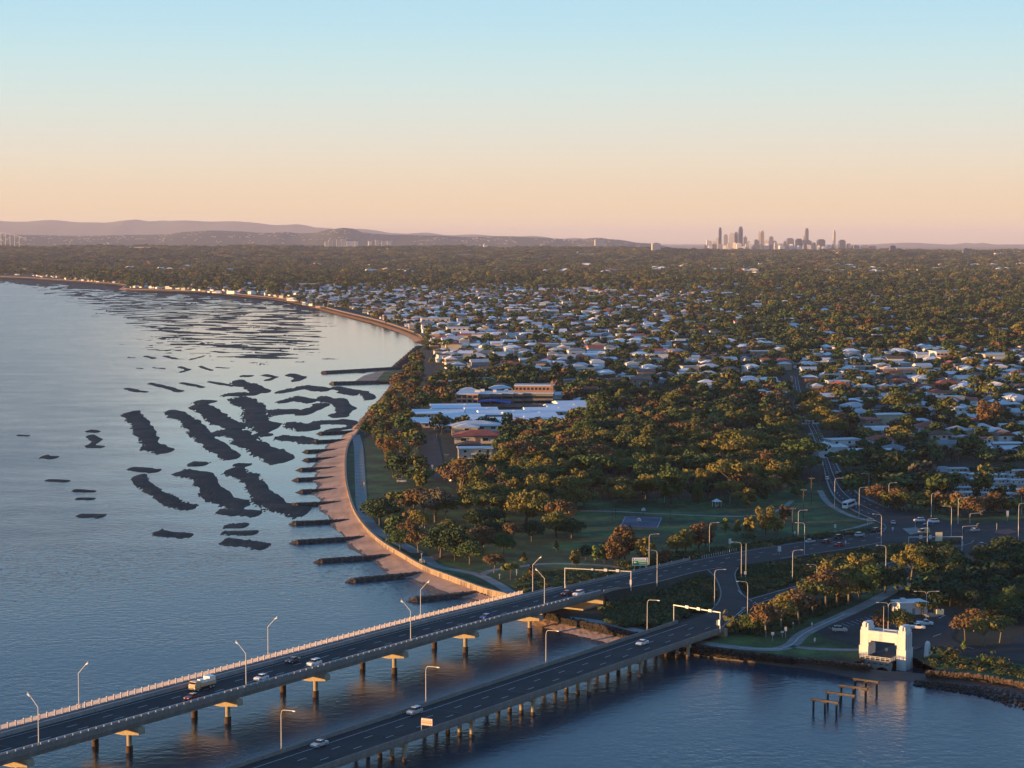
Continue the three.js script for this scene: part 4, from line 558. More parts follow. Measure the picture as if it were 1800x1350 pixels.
function houseProto(w, d, floors, form, wing, detail = 2) {
  const H = 2.9 * floors, o = new THREE.Group();
  const walls = [box(w, H, d, 0, H / 2, 0)]; if (wing) walls.push(box(w * 0.45, H, d * 0.6, -w * 0.2, H / 2, d * 0.75));
  if (form === 'gable') for (const s of [-1, 1]) { const sh = new THREE.Shape([[-d / 2, 0], [d / 2, 0], [0, d / 2 * PITCH]].map(([a, b]) => new THREE.Vector2(a, b))); walls.push(new THREE.ExtrudeGeometry(sh, { depth: 0.1, bevelEnabled: false }).rotateY(Math.PI / 2).translate(s > 0 ? w / 2 - 0.1 : -w / 2, H, 0)); }
  const wg = merge(walls.map((g) => { const p = g.attributes.position, n = g.attributes.normal, u = new Float32Array(p.count * 2); for (let i = 0; i < p.count; i++) { u[i * 2] = Math.abs(n.getX(i)) > 0.5 ? p.getZ(i) : p.getX(i); u[i * 2 + 1] = p.getY(i); } g.setAttribute('uv', new THREE.BufferAttribute(u, 2)); return g; }));
  mesh('wall', wg, M.white, o);
  const rs = [roofGeo(w, d, form).translate(0, H, 0)]; if (wing) rs.push(roofGeo(d * 0.75, w * 0.45, form === 'flat' ? 'flat' : form).rotateY(Math.PI / 2).translate(-w * 0.2, H - 0.05, d * 0.68));
  mesh('roof', merge(rs), ROOF.white, o);
  if (detail > 1) {
    for (let f = 0; f < floors; f++) for (const [x, z, ry] of [[w * 0.12, d / 2 + 0.02, 0], [w * 0.36, d / 2 + 0.02, 0], ...(wing ? [[-w * 0.2, d * 1.05 + 0.02, 0]] : [[-w * 0.32, d / 2 + 0.02, 0]]), [-w / 2 - 0.02, -d * 0.15, Math.PI / 2], [w / 2 + 0.02, 0, Math.PI / 2]]) { const m = mesh('window', winGeo, M.glass, o); m.position.set(x, 1.6 + f * 2.9, z); m.rotation.y = ry; const fr = mesh('frame', frameGeo, M.white, m); fr.name = 'frame'; }
    const dr = mesh('door', doorGeo, WALL.brick, o); dr.position.set(w * 0.0 - 0.6 + (wing ? w * 0.1 : 0), 1.05, d / 2 + 0.03);
    if (floors > 1) { const v = mesh('balcony', merge([box(w * 0.6, 0.18, 1.8, w * 0.15, 2.85, d / 2 + 0.9), box(w * 0.6, 0.9, 0.06, w * 0.15, 3.4, d / 2 + 1.78), box(0.14, 2.8, 0.14, w * 0.43, 1.4, d / 2 + 1.7), box(0.14, 2.8, 0.14, -w * 0.13, 1.4, d / 2 + 1.7)]), M.white, o); v.name = 'balcony'; }
  }
  return o;
}
const HP = [[13, 9, 1, 'hip', 0], [15, 9, 1, 'hip', 1], [12, 8.5, 1, 'gable', 0], [14, 9, 1, 'gable', 1], [12, 9, 2, 'hip', 0], [14, 10, 2, 'gable', 0], [15, 10, 2, 'hip', 1], [16, 8, 1, 'flat', 0], [18, 10, 2, 'flat', 0], [10, 8, 1, 'hip', 0]].map((a) => ({ a, near: houseProto(...a), far: houseProto(...a, 1) }));
const FORM = { hip: 'hipped', gable: 'gabled', flat: 'flat' };
const HOUSES = [], HASH = new Map();
const hashKey = (x, z) => Math.floor(x / 14) + ',' + Math.floor(z / 14);
const putHash = (x, z, r) => { const k = hashKey(x, z); if (!HASH.has(k)) HASH.set(k, []); HASH.get(k).push([x, z, r]); };
const nearHouse = (x, z, pad) => { for (let i = -1; i < 2; i++) for (let j = -1; j < 2; j++) for (const [a, b, r] of HASH.get(hashKey(x + i * 14, z + j * 14)) ?? []) if (Math.hypot(a - x, b - z) < r + pad) return true; return false; };
function wantHouse(p, proto, turn, roof, wall, note, scale = 1) { HOUSES.push({ p, proto, turn, roof, wall, note, scale }); putHash(p.x, p.z, HP[proto].a[0] * 0.5 * scale); }
// houses that can be made out one by one
for (const [u, v, proto, turn, roof, wall, note, s = 1] of [
  [1662, 722, 5, 0.5, 'white', 'white', 'tall white', 1.05], [1628, 728, 1, 0.2, 'pale grey', 'white', ''], [1580, 700, 3, -0.3, 'white', 'white', 'long white'], [1520, 735, 1, 0.1, 'white', 'white', ''], [1582, 742, 0, 0.2, 'white', 'white', ''], [1660, 745, 0, 0.3, 'brown', 'tan', ''], [1618, 748, 0, 0.2, 'white', 'white', ''], [1605, 703, 4, 0.2, 'dark grey', 'white', ''], [1632, 700, 2, 0.5, 'white', 'pale blue', ''], [1650, 682, 9, 0.2, 'terracotta', 'white', ''], [1698, 690, 4, 0.25, 'white', 'white', 'stilted'], [1760, 672, 6, 0.4, 'pale grey', 'white', ''], [1740, 708, 0, 0.2, 'mid grey', 'cream', ''], [1785, 712, 6, 0.3, 'white', 'white', ''], [1790, 738, 6, 0.2, 'pale grey', 'white', ''],
  [1656, 776, 0, 0.4, 'white', 'pale blue', ''], [1692, 778, 9, 0.2, 'pale grey', 'grey', ''], [1545, 782, 0, 0.2, 'brown', 'tan', ''], [1570, 796, 0, 0.3, 'mid grey', 'grey', ''], [1745, 768, 1, 0.1, 'mid grey', 'grey', ''], [1670, 792, 3, 0.2, 'pale grey', 'white', ''], [1770, 805, 3, 0.3, 'mid grey', 'cream', ''], [1480, 790, 8, 0.3, 'pale grey', 'white', 'flat white'], [1500, 800, 7, 0.3, 'white', 'cream', 'low white'], [1548, 800, 7, 0.25, 'white', 'white', ''], [1598, 802, 2, 0.6, 'pale grey', 'pale blue', ''], [1640, 838, 2, 0.2, 'mid grey', 'brick', ''],
  [1215, 655, 8, 0.2, 'pale grey', 'cream', 'stepped'], [1212, 668, 8, 0.15, 'white', 'cream', 'stepped lower'], [1325, 640, 8, 0.2, 'dark grey', 'white', ''], [1320, 655, 6, 0.2, 'white', 'white', ''], [1420, 650, 6, 0.2, 'pale grey', 'white', ''], [1455, 672, 3, 0.3, 'cream', 'white', ''], [1375, 690, 0, 0.2, 'terracotta', 'white', ''], [1345, 685, 7, 0.2, 'white', 'white', ''], [1240, 690, 7, 0.2, 'pale grey', 'grey', ''], [1245, 700, 7, 0.2, 'white', 'grey', ''], [1140, 722, 8, 0.1, 'white', 'white', 'boxy white', 0.8],
  [1150, 612, 3, 0.3, 'pale grey', 'white', ''], [800, 600, 8, 0.2, 'white', 'white', ''], [840, 590, 8, 0.2, 'pale grey', 'white', 'long white'], [868, 592, 8, 0.1, 'white', 'white', ''], [795, 638, 8, 0.2, 'pale grey', 'cream', ''], [800, 648, 8, 0.2, 'white', 'white', ''], [810, 612, 3, 0.1, 'cream', 'cream', ''], [860, 630, 4, 0.3, 'white', 'white', ''], [880, 632, 5, 0.3, 'cream', 'cream', ''], [925, 630, 6, 0.2, 'white', 'cream', ''], [970, 636, 1, 0.1, 'terracotta', 'tan', ''], [1020, 632, 1, 0.2, 'terracotta', 'brick', ''], [1070, 636, 3, 0.4, 'white', 'white', ''], [1090, 664, 0, 0.3, 'pale grey', 'pale blue', ''], [950, 660, 3, 0.4, 'white', 'pale blue', ''], [1120, 596, 7, 0.1, 'white', 'white', ''],
  [835, 806, 8, 0.1, 'white', 'cream', 'flat-roofed cream'], [905, 802, 9, 0.3, 'pale grey', 'white', ''], [825, 790, 0, 0.1, 'brown', 'tan', ''], [955, 808, 9, 0.2, 'mid grey', 'grey', ''], [985, 785, 9, 0.2, 'mid grey', 'grey', ''],
]) wantHouse(G(u, v, LAND), proto, turn, roof, wall, note, s);
// caravan park: rows of long pale cabins
for (let r = 0; r < 6; r++) for (let k = 0; k < 5; k++) { const u = 1648 + k * 34 + r * 3, v = 828 + r * 8.5 + k * 1.2; if (u > 1810 || (r > 2 && k < 1)) continue; const p = G(u, v, LAND); if (!nearHouse(p.x, p.z, 3)) wantHouse(p, 7, 0.12 + rr(-0.05, 0.05), pick(['white', 'white', 'pale grey', 'mid grey']), pick(['white', 'white', 'cream']), 'caravan park', 0.62); }
const patchAt = (u, v) => nz(u / 85, v / 11) + 0.4 * nz2(u / 30, v / 5);
const suburbAt = (u, v) => {   // share of lots built on
  if (inside(WOOD, u, v) || inside(MANG, u, v) || inside(COMPLEX, u, v) || inside(YARD, u, v) || inside(CLEAR, u, v) || inside(COASTWOOD, u, v)) return 0;
  if (v > 745 && u < 1450) return 0; if (v > 810) return 0; if (v > 705 && u < 1400) return 0.05;
  const patch = patchAt(u, v);
  if (v > 615 && u > 1420) return 0.78;
  const open = clamp(0.5 + (1280 + 60 * nz2(v / 9, 3) - u) / 800 + patch * 0.75 + (v > 590 ? 0.34 : 0.1), 0, 1);   // thins out into the wood on the right
  if (v > 500) return 0.03 + Math.max(0.56 * open, u > 1150 && patch > 0.25 ? 0.5 : 0); if (v > 484 && u > 850) return 0.05 + 0.5 * open * sstep(patch, -0.4, 0.4);
  return patch > 0.3 ? 0.35 : 0.02;
};
{
  const ca = Math.cos(0.12), sa = Math.sin(0.12);
  for (let r = 0; r < 210; r++) for (let k = -75; k < 75; k++) {
    const s = 940 + r * (r % 2 ? 21 : 21) + (Math.floor(r / 2) * 8), a = k * 17.5 + rr(-2, 2), x = a * ca + s * sa * 0.9, z = -(s * ca) + a * sa * 0.4;
    if (s > 5400) continue; const p = V(x + rr(-1, 1), LAND, z + rr(-2, 2)), [u, v] = toUV(p);
    if (u < -60 || u > 1860) continue;
    const sea = crestAt([[-900, 472], [0, 486], [220, 500], [440, 515], [600, 543], [700, 570], [750, 592], [770, 640], [790, 700]], u); if (v > sea - 3 && u < 790) continue;
    if (rnd() > suburbAt(u, v)) continue; if (nearHouse(p.x, p.z, 7)) continue;
    if (Math.abs(u - crestAt([[1392, 640], [1550, 900]].map(([a2, b2]) => [b2, a2]), v)) < 22 && v > 650) continue;
    const roof = pick(['pale grey', 'pale grey', 'white', 'white', 'white', 'white', 'mid grey', 'dark grey', 'terracotta', 'brown', 'cream']);
    wantHouse(p, Math.floor(rr(0, 10)), 0.12 + pick([0, Math.PI / 2, 0, Math.PI]) + rr(-0.08, 0.08), roof, pick(['white', 'white', 'white', 'cream', 'pale blue', 'tan', 'brick', 'grey']), '', rr(0.9, 1.15));
  }
}
// where a house stands, in words
const areaOf = (u, v) => (v > 760 && u > 1400 ? 'near the junction' : v > 690 && u > 1400 ? 'right of the inland road' : v > 640 && u > 1280 ? 'beyond the big golden trees' : u > 1280 ? 'at the wood edge far right' : v > 745 ? 'beside the dead-end street' : v > 640 ? 'behind the care home' : u < 900 && v > 560 ? 'along the coast road' : u < 560 ? 'on the far bay shore' : v > 560 ? 'in mid suburb' : 'in the far suburb');
HOUSES.sort((a, b) => b.scale * HP[b.proto].a[0] / -b.p.z - a.scale * HP[a.proto].a[0] / -a.p.z);
const shown = HOUSES.filter((h) => { const [u, v] = toUV(h.p); return u > -20 && u < 1820; }).slice(0, 290), shownSet = new Set(shown);
shown.forEach((h, i) => {
  const q = HP[h.proto], near = -h.p.z < 1700, o = (near ? q.near : q.far).clone(); o.name = numbered('house'); scene.add(o);
  o.position.copy(h.p); o.rotation.y = h.turn; o.scale.setScalar(h.scale);
  o.traverse((c) => { if (c.name === 'wall') c.material = WALL[h.wall]; if (c.name === 'roof') c.material = ROOF[h.roof]; });
  const [u, v] = toUV(h.p), fl = q.a[2] > 1 ? 'two-storey' : 'single-storey';
  let lab = h.note === 'caravan park' ? `${h.wall} cabin with ${h.roof} flat roof in the caravan park` : `${h.note ? h.note + ' ' : ''}${h.note.includes(h.wall) ? '' : h.wall + ' '}${fl} house with ${h.roof} ${FORM[q.a[3]]} roof ${areaOf(u, v)}`;
  if (lab.split(' ').length > 12) lab = lab.replace('single-storey ', ''); tag(o, lab, h.note === 'caravan park' ? 'cabin' : 'house', h.note === 'caravan park' ? 'cabins in the caravan park' : 'houses of the bayside suburb');
});
{ // the rest of the roofs, too far off to tell apart
  const rest = HOUSES.filter((h) => !shownSet.has(h)), d = new THREE.Object3D(), c = new THREE.Color();
  // and settlements on the plain and hills behind
  for (let i = 0; i < 15000; i++) { const D = 4300 * Math.pow(3.3, rnd()), u = rr(-60, 1860), x = (u - 900) / FOCAL * D, z = -D, v = 425 + 117 * FOCAL / D; if (nz(u / 95, v / 3.5) + 0.5 * nz2(x / 260, z / 700) < 0.34) continue; if (v > crestAt([[-900, 470], [0, 484], [222, 499], [440, 515], [700, 570]], u) - 2) continue; if (D > 5000 && v > 460 && u < 1000 && nz2(u / 200, v / 9) < 0.2) continue; rest.push({ p: V(x, landH(x, z), z), proto: Math.floor(rr(0, 10)), turn: rr(0, 3), roof: pick(['white', 'white', 'pale grey', 'cream', 'terracotta']), wall: pick(['white', 'cream', 'white']), scale: D > 7000 ? rr(1.2, 2.6) : 1 }); }
  for (let i = 0; i < 190; i++) { const u = rr(-60, 560), sea = crestAt([[-900, 470], [0, 486], [222, 501], [223, 509], [440, 520], [600, 549]], u), p = G(u, sea - rr(2.6, 9), LAND); rest.push({ p, proto: Math.floor(rr(0, 10)), turn: rr(0, 3), roof: pick(['white', 'white', 'pale grey', 'cream', 'terracotta']), wall: pick(['white', 'cream', 'white']), scale: rr(0.8, 1.15) }); putHash(p.x, p.z, 3); }   // seafront houses round the far bay
  for (let k = 0; k < HP.length; k++) for (const part of ['wall', 'roof']) {
    const mine = rest.filter((h) => h.proto === k); if (!mine.length) continue;
    const src = HP[k].far.children.find((m) => m.name === part), im = new THREE.InstancedMesh(src.geometry, std(1, 1, 1, 0.75), mine.length);
    mine.forEach((h, i) => { d.position.copy(h.p); d.rotation.set(0, h.turn, 0); d.scale.setScalar(h.scale); d.updateMatrix(); im.setMatrixAt(i, d.matrix); im.setColorAt(i, c.copy((part === 'wall' ? WALL[h.wall] : ROOF[h.roof]).color)); });
    stuff(im, part === 'wall' ? 'distant_house_walls' : 'distant_house_roofs', 'mass of far suburban ' + (part === 'wall' ? 'house walls' : 'roofs') + ' too small to tell apart', 'houses');
  }
}
// ---------------------------------------------------------------- trees: planting
{
  WANT.forEach((t) => { t.size = t.h / -t.p.z; });
  const list = WANT.filter((t) => !nearHouse(t.p.x, t.p.z, 1.5)); list.sort((a, b) => b.size - a.size);
  const bark = (k) => (k === 'gum' || k === 'spread' ? barkPale : k === 'broad' ? barkGrey : barkDark);
  const SAY = { gum: 'gum tree', broad: 'broad-crowned tree', oak: 'upright feathery tree', spread: 'flat-topped tree', sapling: 'slim sapling', pine: 'conifer', shrub: 'low bush' }, TONE = { olive: 'olive', green: 'green', dark: 'dark green', russet: 'russet', gold: 'golden', grey: 'grey-green', lime: 'bright green' };
  list.slice(0, 295).forEach((t, i) => {
    const [trunk, crown] = pick(PROTO[t.kind]), o = thing(t.kind === 'shrub' ? 'bush' : 'tree', `${t.h > 12 ? 'tall' : t.h > 7 ? 'mid-sized' : 'small'} ${TONE[t.tone]} ${SAY[t.kind]} ${ZONE[t.zone]}`, t.kind === 'shrub' ? 'bush' : 'tree', t.p, rr(0, 6.28), 'trees ' + ZONE[t.zone]);
    const s = t.h / (t.kind === 'shrub' ? 7 : 9.6); o.scale.set(s * t.wide, s, s * t.wide);
    mesh('trunk', trunk, bark(t.kind), o); mesh('crown', crown, LEAF[t.tone], o);
  });
  // woodland beyond: one mass
  const mass = {}; const add = (p, h, kind, tone, wide) => { const k = kind + Math.floor(rr(0, 2)); (mass[k] ??= []).push([p, h, tone, wide, kind]); };
  list.slice(295).forEach((t) => add(t.p, t.h, t.kind, t.tone, t.wide));
  const PALMS = [];
  const toneList = ['dark', 'green', 'olive', 'green', 'russet', 'grey', 'dark', 'olive'];
  const treeAt = (u, v) => { if (inside(WOOD, u, v) || inside(MANG, u, v) || inside(COASTWOOD, u, v) || inside(COMPLEX, u, v) || inside(YARD, u, v) || inside(BACKWOOD, u, v)) return 0; if (v > 700 && u < 1400) return 0; if (v > 880) return 0;
    if (v > 470 && v < 625 && patchAt(u, v) > 0.25) return 0.3; if (v > 620 && u > 1300) return 0.5 + 0.4 * nz(u / 45, v / 10); if (v > 500) return clamp(0.62 + 0.5 * nz(u / 45, v / 6) + (u - 1250) / 800, 0.22, 0.92); if (v > 640) return 0.62 + 0.3 * nz(u / 60, v / 14); return 0.9; };
  const blocked = (u, v) => v > 640 && Math.abs(u - lerp(1388, 1545, (v - 650) / 240)) < 16 + (v - 650) * 0.06;
  for (const [d0, d1, step, hs] of [[860, 2100, 9.5, [5, 11]], [2100, 4600, 12.5, [7, 14]], [4600, 9000, 19, [10, 19]], [9000, 16500, 42, [18, 26]]]) {
    for (let d = d0; d < d1; d += step) for (let x = -0.3 * d; x < 0.3 * d; x += step) {
      const p = V(x + rr(-0.5, 0.5) * step, LAND, -d + rr(-0.5, 0.5) * step), [u, v] = toUV(p); if (u < -50 || u > 1850) continue;
      const sea = crestAt([[-900, 470], [0, 484], [222, 499], [223, 507], [440, 518], [600, 546], [705, 575], [748, 598], [752, 640], [790, 700]], u); if (v > sea - 0.5 && u < 790) continue;
      if (rnd() > treeAt(u, v) || blocked(u, v) || (d < 7400 && nearHouse(p.x, p.z, d < 2100 ? 1.0 : 0))) continue;
      if (d < 2100 && v > 620 && u > 1300 && rnd() < 0.08) { PALMS.push([p, rr(6, 10)]); continue; } if (d > 6000) p.y = landH(p.x, p.z);
      const pale = nz(p.x / 160, p.z / 420), tone = rnd() < 0.3 ? pick(toneList) : pale > 0.3 ? pick(['russet', 'olive', 'gold', 'green']) : pick(['dark', 'dark', 'green', 'olive']);
      const small = d < 4600 && v > 500 && u < 1300 + 100 * nz(d / 200, 5); if (v > 600 && hidesRoad(u, v, hs[1] * 0.8)) continue; add(p, rr(hs[0], hs[1]) * (small ? 0.84 : 1) * (0.75 + 0.75 * rnd() * rnd()), d > 9000 ? 'broad' : pick(['gum', 'broad', 'broad', 'oak', 'gum']), tone, d > 9000 ? rr(1.6, 2.6) : rr(0.9, 1.3));
    }
  }
  PALMS.slice(0, 44).forEach(([p, h]) => { const [u, v] = toUV(p), o = thing('palm_tree', `palm with arching fronds ${areaOf(u, v)}`, 'palm tree', p, rr(0, 6), 'palms among the houses'); o.scale.setScalar(h / 8.6); mesh('trunk', palmGeo[0], barkGrey, o); mesh('fronds', palmGeo[1], LEAF.olive, o); });
  const d = new THREE.Object3D(), c = new THREE.Color(), white = leafMat(1, 1, 1);
  for (const [k, items] of Object.entries(mass)) {
    const [crown, trunk] = LOW[k.slice(0, -1)][+k.slice(-1)], near = items.filter((t) => -t[0].z < 2400);
    const im = new THREE.InstancedMesh(crown, white, items.length);
    items.forEach(([p, h, tone, wide, kind], i) => { const s = h / (kind === 'shrub' ? 7 : 9.6); d.position.copy(p); d.rotation.set(0, (i * 2.4) % 6.28, 0); d.scale.set(s * wide, s, s * wide); d.updateMatrix(); im.setMatrixAt(i, d.matrix); const j = rr(0.75, 1.25); im.setColorAt(i, c.copy(LEAF[tone].color).multiplyScalar(j)); });
    stuff(im, 'woodland_crowns', 'mass of distant woodland tree crowns', 'woodland');
    if (near.length) { const tm = new THREE.InstancedMesh(trunk, barkGrey, near.length); near.forEach(([p, h, tone, wide, kind], i) => { const s = h / 9.6; d.position.copy(p); d.rotation.set(0, i, 0); d.scale.set(s * wide, s, s * wide); d.updateMatrix(); tm.setMatrixAt(i, d.matrix); }); stuff(tm, 'woodland_trunks', 'trunks of the distant woodland trees', 'woodland'); }
  }
  console.log('trees', list.length, Object.values(mass).reduce((a, b) => a + b.length, 0), 'houses', HOUSES.length);
}
// ---------------------------------------------------------------- care home and low white pavilions
{
  const P = G(890, 716, LAND), o = thing('care_home', 'three-storey tan care home with pale flat roofs and a raised upper storey', 'building', P, -0.06);
  const k = P.z / -FOCAL, X = (u) => (u - 890) * k, tan = std(0.46, 0.25, 0.14, 0.85, { map: T.paint }), stone = std(0.36, 0.32, 0.28, 0.9, { map: T.concrete }), pale = ROOF.white;
  const win = box(1.5, 1.7, 0.2), wide = box(2.6, 1.7, 0.2);
  const block = (u0, u1, z0, depth, h, mat, nm = 'wing') => { const w = X(u1) - X(u0), g = new THREE.Group(); g.name = nm; g.position.set((X(u0) + X(u1)) / 2, 0, z0); o.add(g); mesh('wall', box(w, h, depth, 0, h / 2, -depth / 2), mat, g); mesh('roof', box(w + 1, 0.5, depth + 1, 0, h + 0.25, -depth / 2), pale, g); return [g, w]; };
  const rows = (g, w, n, ys, geo, z = 0.04) => { for (const y of ys) for (let i = 0; i < n; i++) { const m = mesh('window', geo, M.glass, g); m.position.set(-w / 2 + (i + 0.5) * w / n, y, z); } };
  let [g, w] = block(803, 841, 7, 34, 9.6, tan, 'end_block'); rows(g, w, 4, [2, 5, 8], wide);
  for (let i = 0; i < 2; i++) { const m = mesh('floor_band', box(w + 0.3, 0.5, 0.3, 0, 3.4 + i * 3.1, 0.05), std(0.55, 0.38, 0.26, 0.9), g); m.name = 'floor_band'; }
  [[842, 861, 2], [861.5, 881, 0], [881.5, 901, -2], [901.5, 918, -3], [918.5, 972, -5]].forEach(([a, b, z], i) => { const [q, ww] = block(a, b, z, 26, 9.4 + i * 0.06, stone); rows(q, ww, i === 4 ? 14 : 5, [3.4, 6.9], win); mesh('parapet', box(ww, 0.9, 0.3, 0, 9.2, 0.1), stone, q); mesh('fin', box(0.4, 9.4, 1.2, -ww / 2 + 0.1, 4.7, 0.5), stone, q); });
  [g, w] = block(903, 972, -12, 16, 14.4, tan, 'upper_storey'); rows(g, w, 10, [12.4], win); mesh('tower', box(1.6, 6, 1.6, w / 2 - 1, 15, 1), tan, g);
  const stair = new THREE.Shape([[0, 0], [-16, 0], [-16, 1.2], [0, 6.2]].map(([a, b]) => new THREE.Vector2(a, b))); const st = mesh('stair_ramp', new THREE.ExtrudeGeometry(stair, { depth: 2.2, bevelEnabled: false }), tan, o); st.position.set(X(803), 0.02, 3);
  for (const [u, z, s] of [[838, -8, 4], [845, -16, 3], [868, -10, 2.4], [888, -14, 2.4]]) mesh('roof_plant', box(s, 1.8, s * 0.7, X(u), 10.9, z), pale, o);
  const sail = mesh('blue_awning', new THREE.BufferGeometry(), std(0.02, 0.07, 0.3, 0.7), o); sail.geometry = sweep([V(X(842), 4.2, 8), V(X(870), 5.2, 9), V(X(900), 3.6, 9)], [[-2.5, 0], [-2.5, 0.15], [3.5, 1.2], [3.5, 1.0]]);
  const pav = (w, d, h) => { const q = new THREE.Group(); mesh('wall', box(w, h, d, 0, h / 2, 0), M.cream, q); const W = w / 2 + 0.8, D = d / 2 + 0.8, r = D * 0.14, p = []; const f = [[-W, h, D], [W, h, D], [W, h + r, 0], [-W, h + r, 0], [W, h, -D], [-W, h, -D]]; for (const t of [[0, 1, 2], [0, 2, 3], [3, 2, 4], [3, 4, 5], [1, 4, 2], [0, 3, 5], [0, 5, 4], [0, 4, 1]]) for (const i of t) p.push(...f[i]); const rg = new THREE.BufferGeometry(); rg.setAttribute('position', new THREE.Float32BufferAttribute(p, 3)); rg.computeVertexNormals(); mesh('roof', rg, std(0.7, 0.72, 0.75, 0.5), q); for (let i = 0; i < 5; i++) mesh('window', winGeo, M.glass, q).position.set(-w / 2 + (i + 0.5) * w / 5, 1.7, d / 2 + 0.03); mesh('roof_vent', box(1.2, 0.9, 1.2, w * 0.2, h + r * 0.7 + 0.3, d * 0.12), M.white, q); return q; };
  const PV = [pav(27, 32, 3.1), pav(33, 28, 3.3), pav(21, 36, 2.9)];
  [[762, 748, 0, 0.1], [792, 752, 2, 0.05], [770, 733, 1, 0.08], [815, 740, 0, 0.02], [850, 748, 1, -0.1], [845, 730, 2, 0.1], [885, 735, 1, 0.12], [905, 748, 0, 0.1], [930, 738, 1, 0.15], [960, 746, 0, 0.05], [965, 730, 1, 0.1], [995, 724, 0, 0.12], [1018, 718, 1, 0.2], [800, 724, 1, 0.1]].forEach(([u, v, i, t], n) => { const c = PV[i].clone(); c.name = numbered('pavilion'); scene.add(c); c.position.copy(G(u, v, LAND)); c.position.y += n * 0.03; c.rotation.y = t; tag(c, 'long low pavilion with white metal roof in front of the care home', 'building', 'low white pavilions'); });
  for (const [u, v, pr, roof, s, note] of [[836, 764, 6, 'white', 1.75, 'cream house with broad white hipped roof behind the red-roofed house'], [842, 777, 0, 'terracotta', 2.0, 'wide cream house with red tiled roof beside the dead-end street']]) { const c = HP[pr].near.clone(); c.name = numbered('house'); scene.add(c); c.position.copy(G(u, v, LAND)); c.rotation.y = 0.05; c.scale.set(s * 1.1, roof === 'white' ? 1.1 : 1.5, s); c.traverse((m) => { if (m.name === 'wall') m.material = WALL.cream; if (m.name === 'roof') m.material = ROOF[roof]; }); tag(c, note, 'house', 'houses of the bayside suburb'); }
}
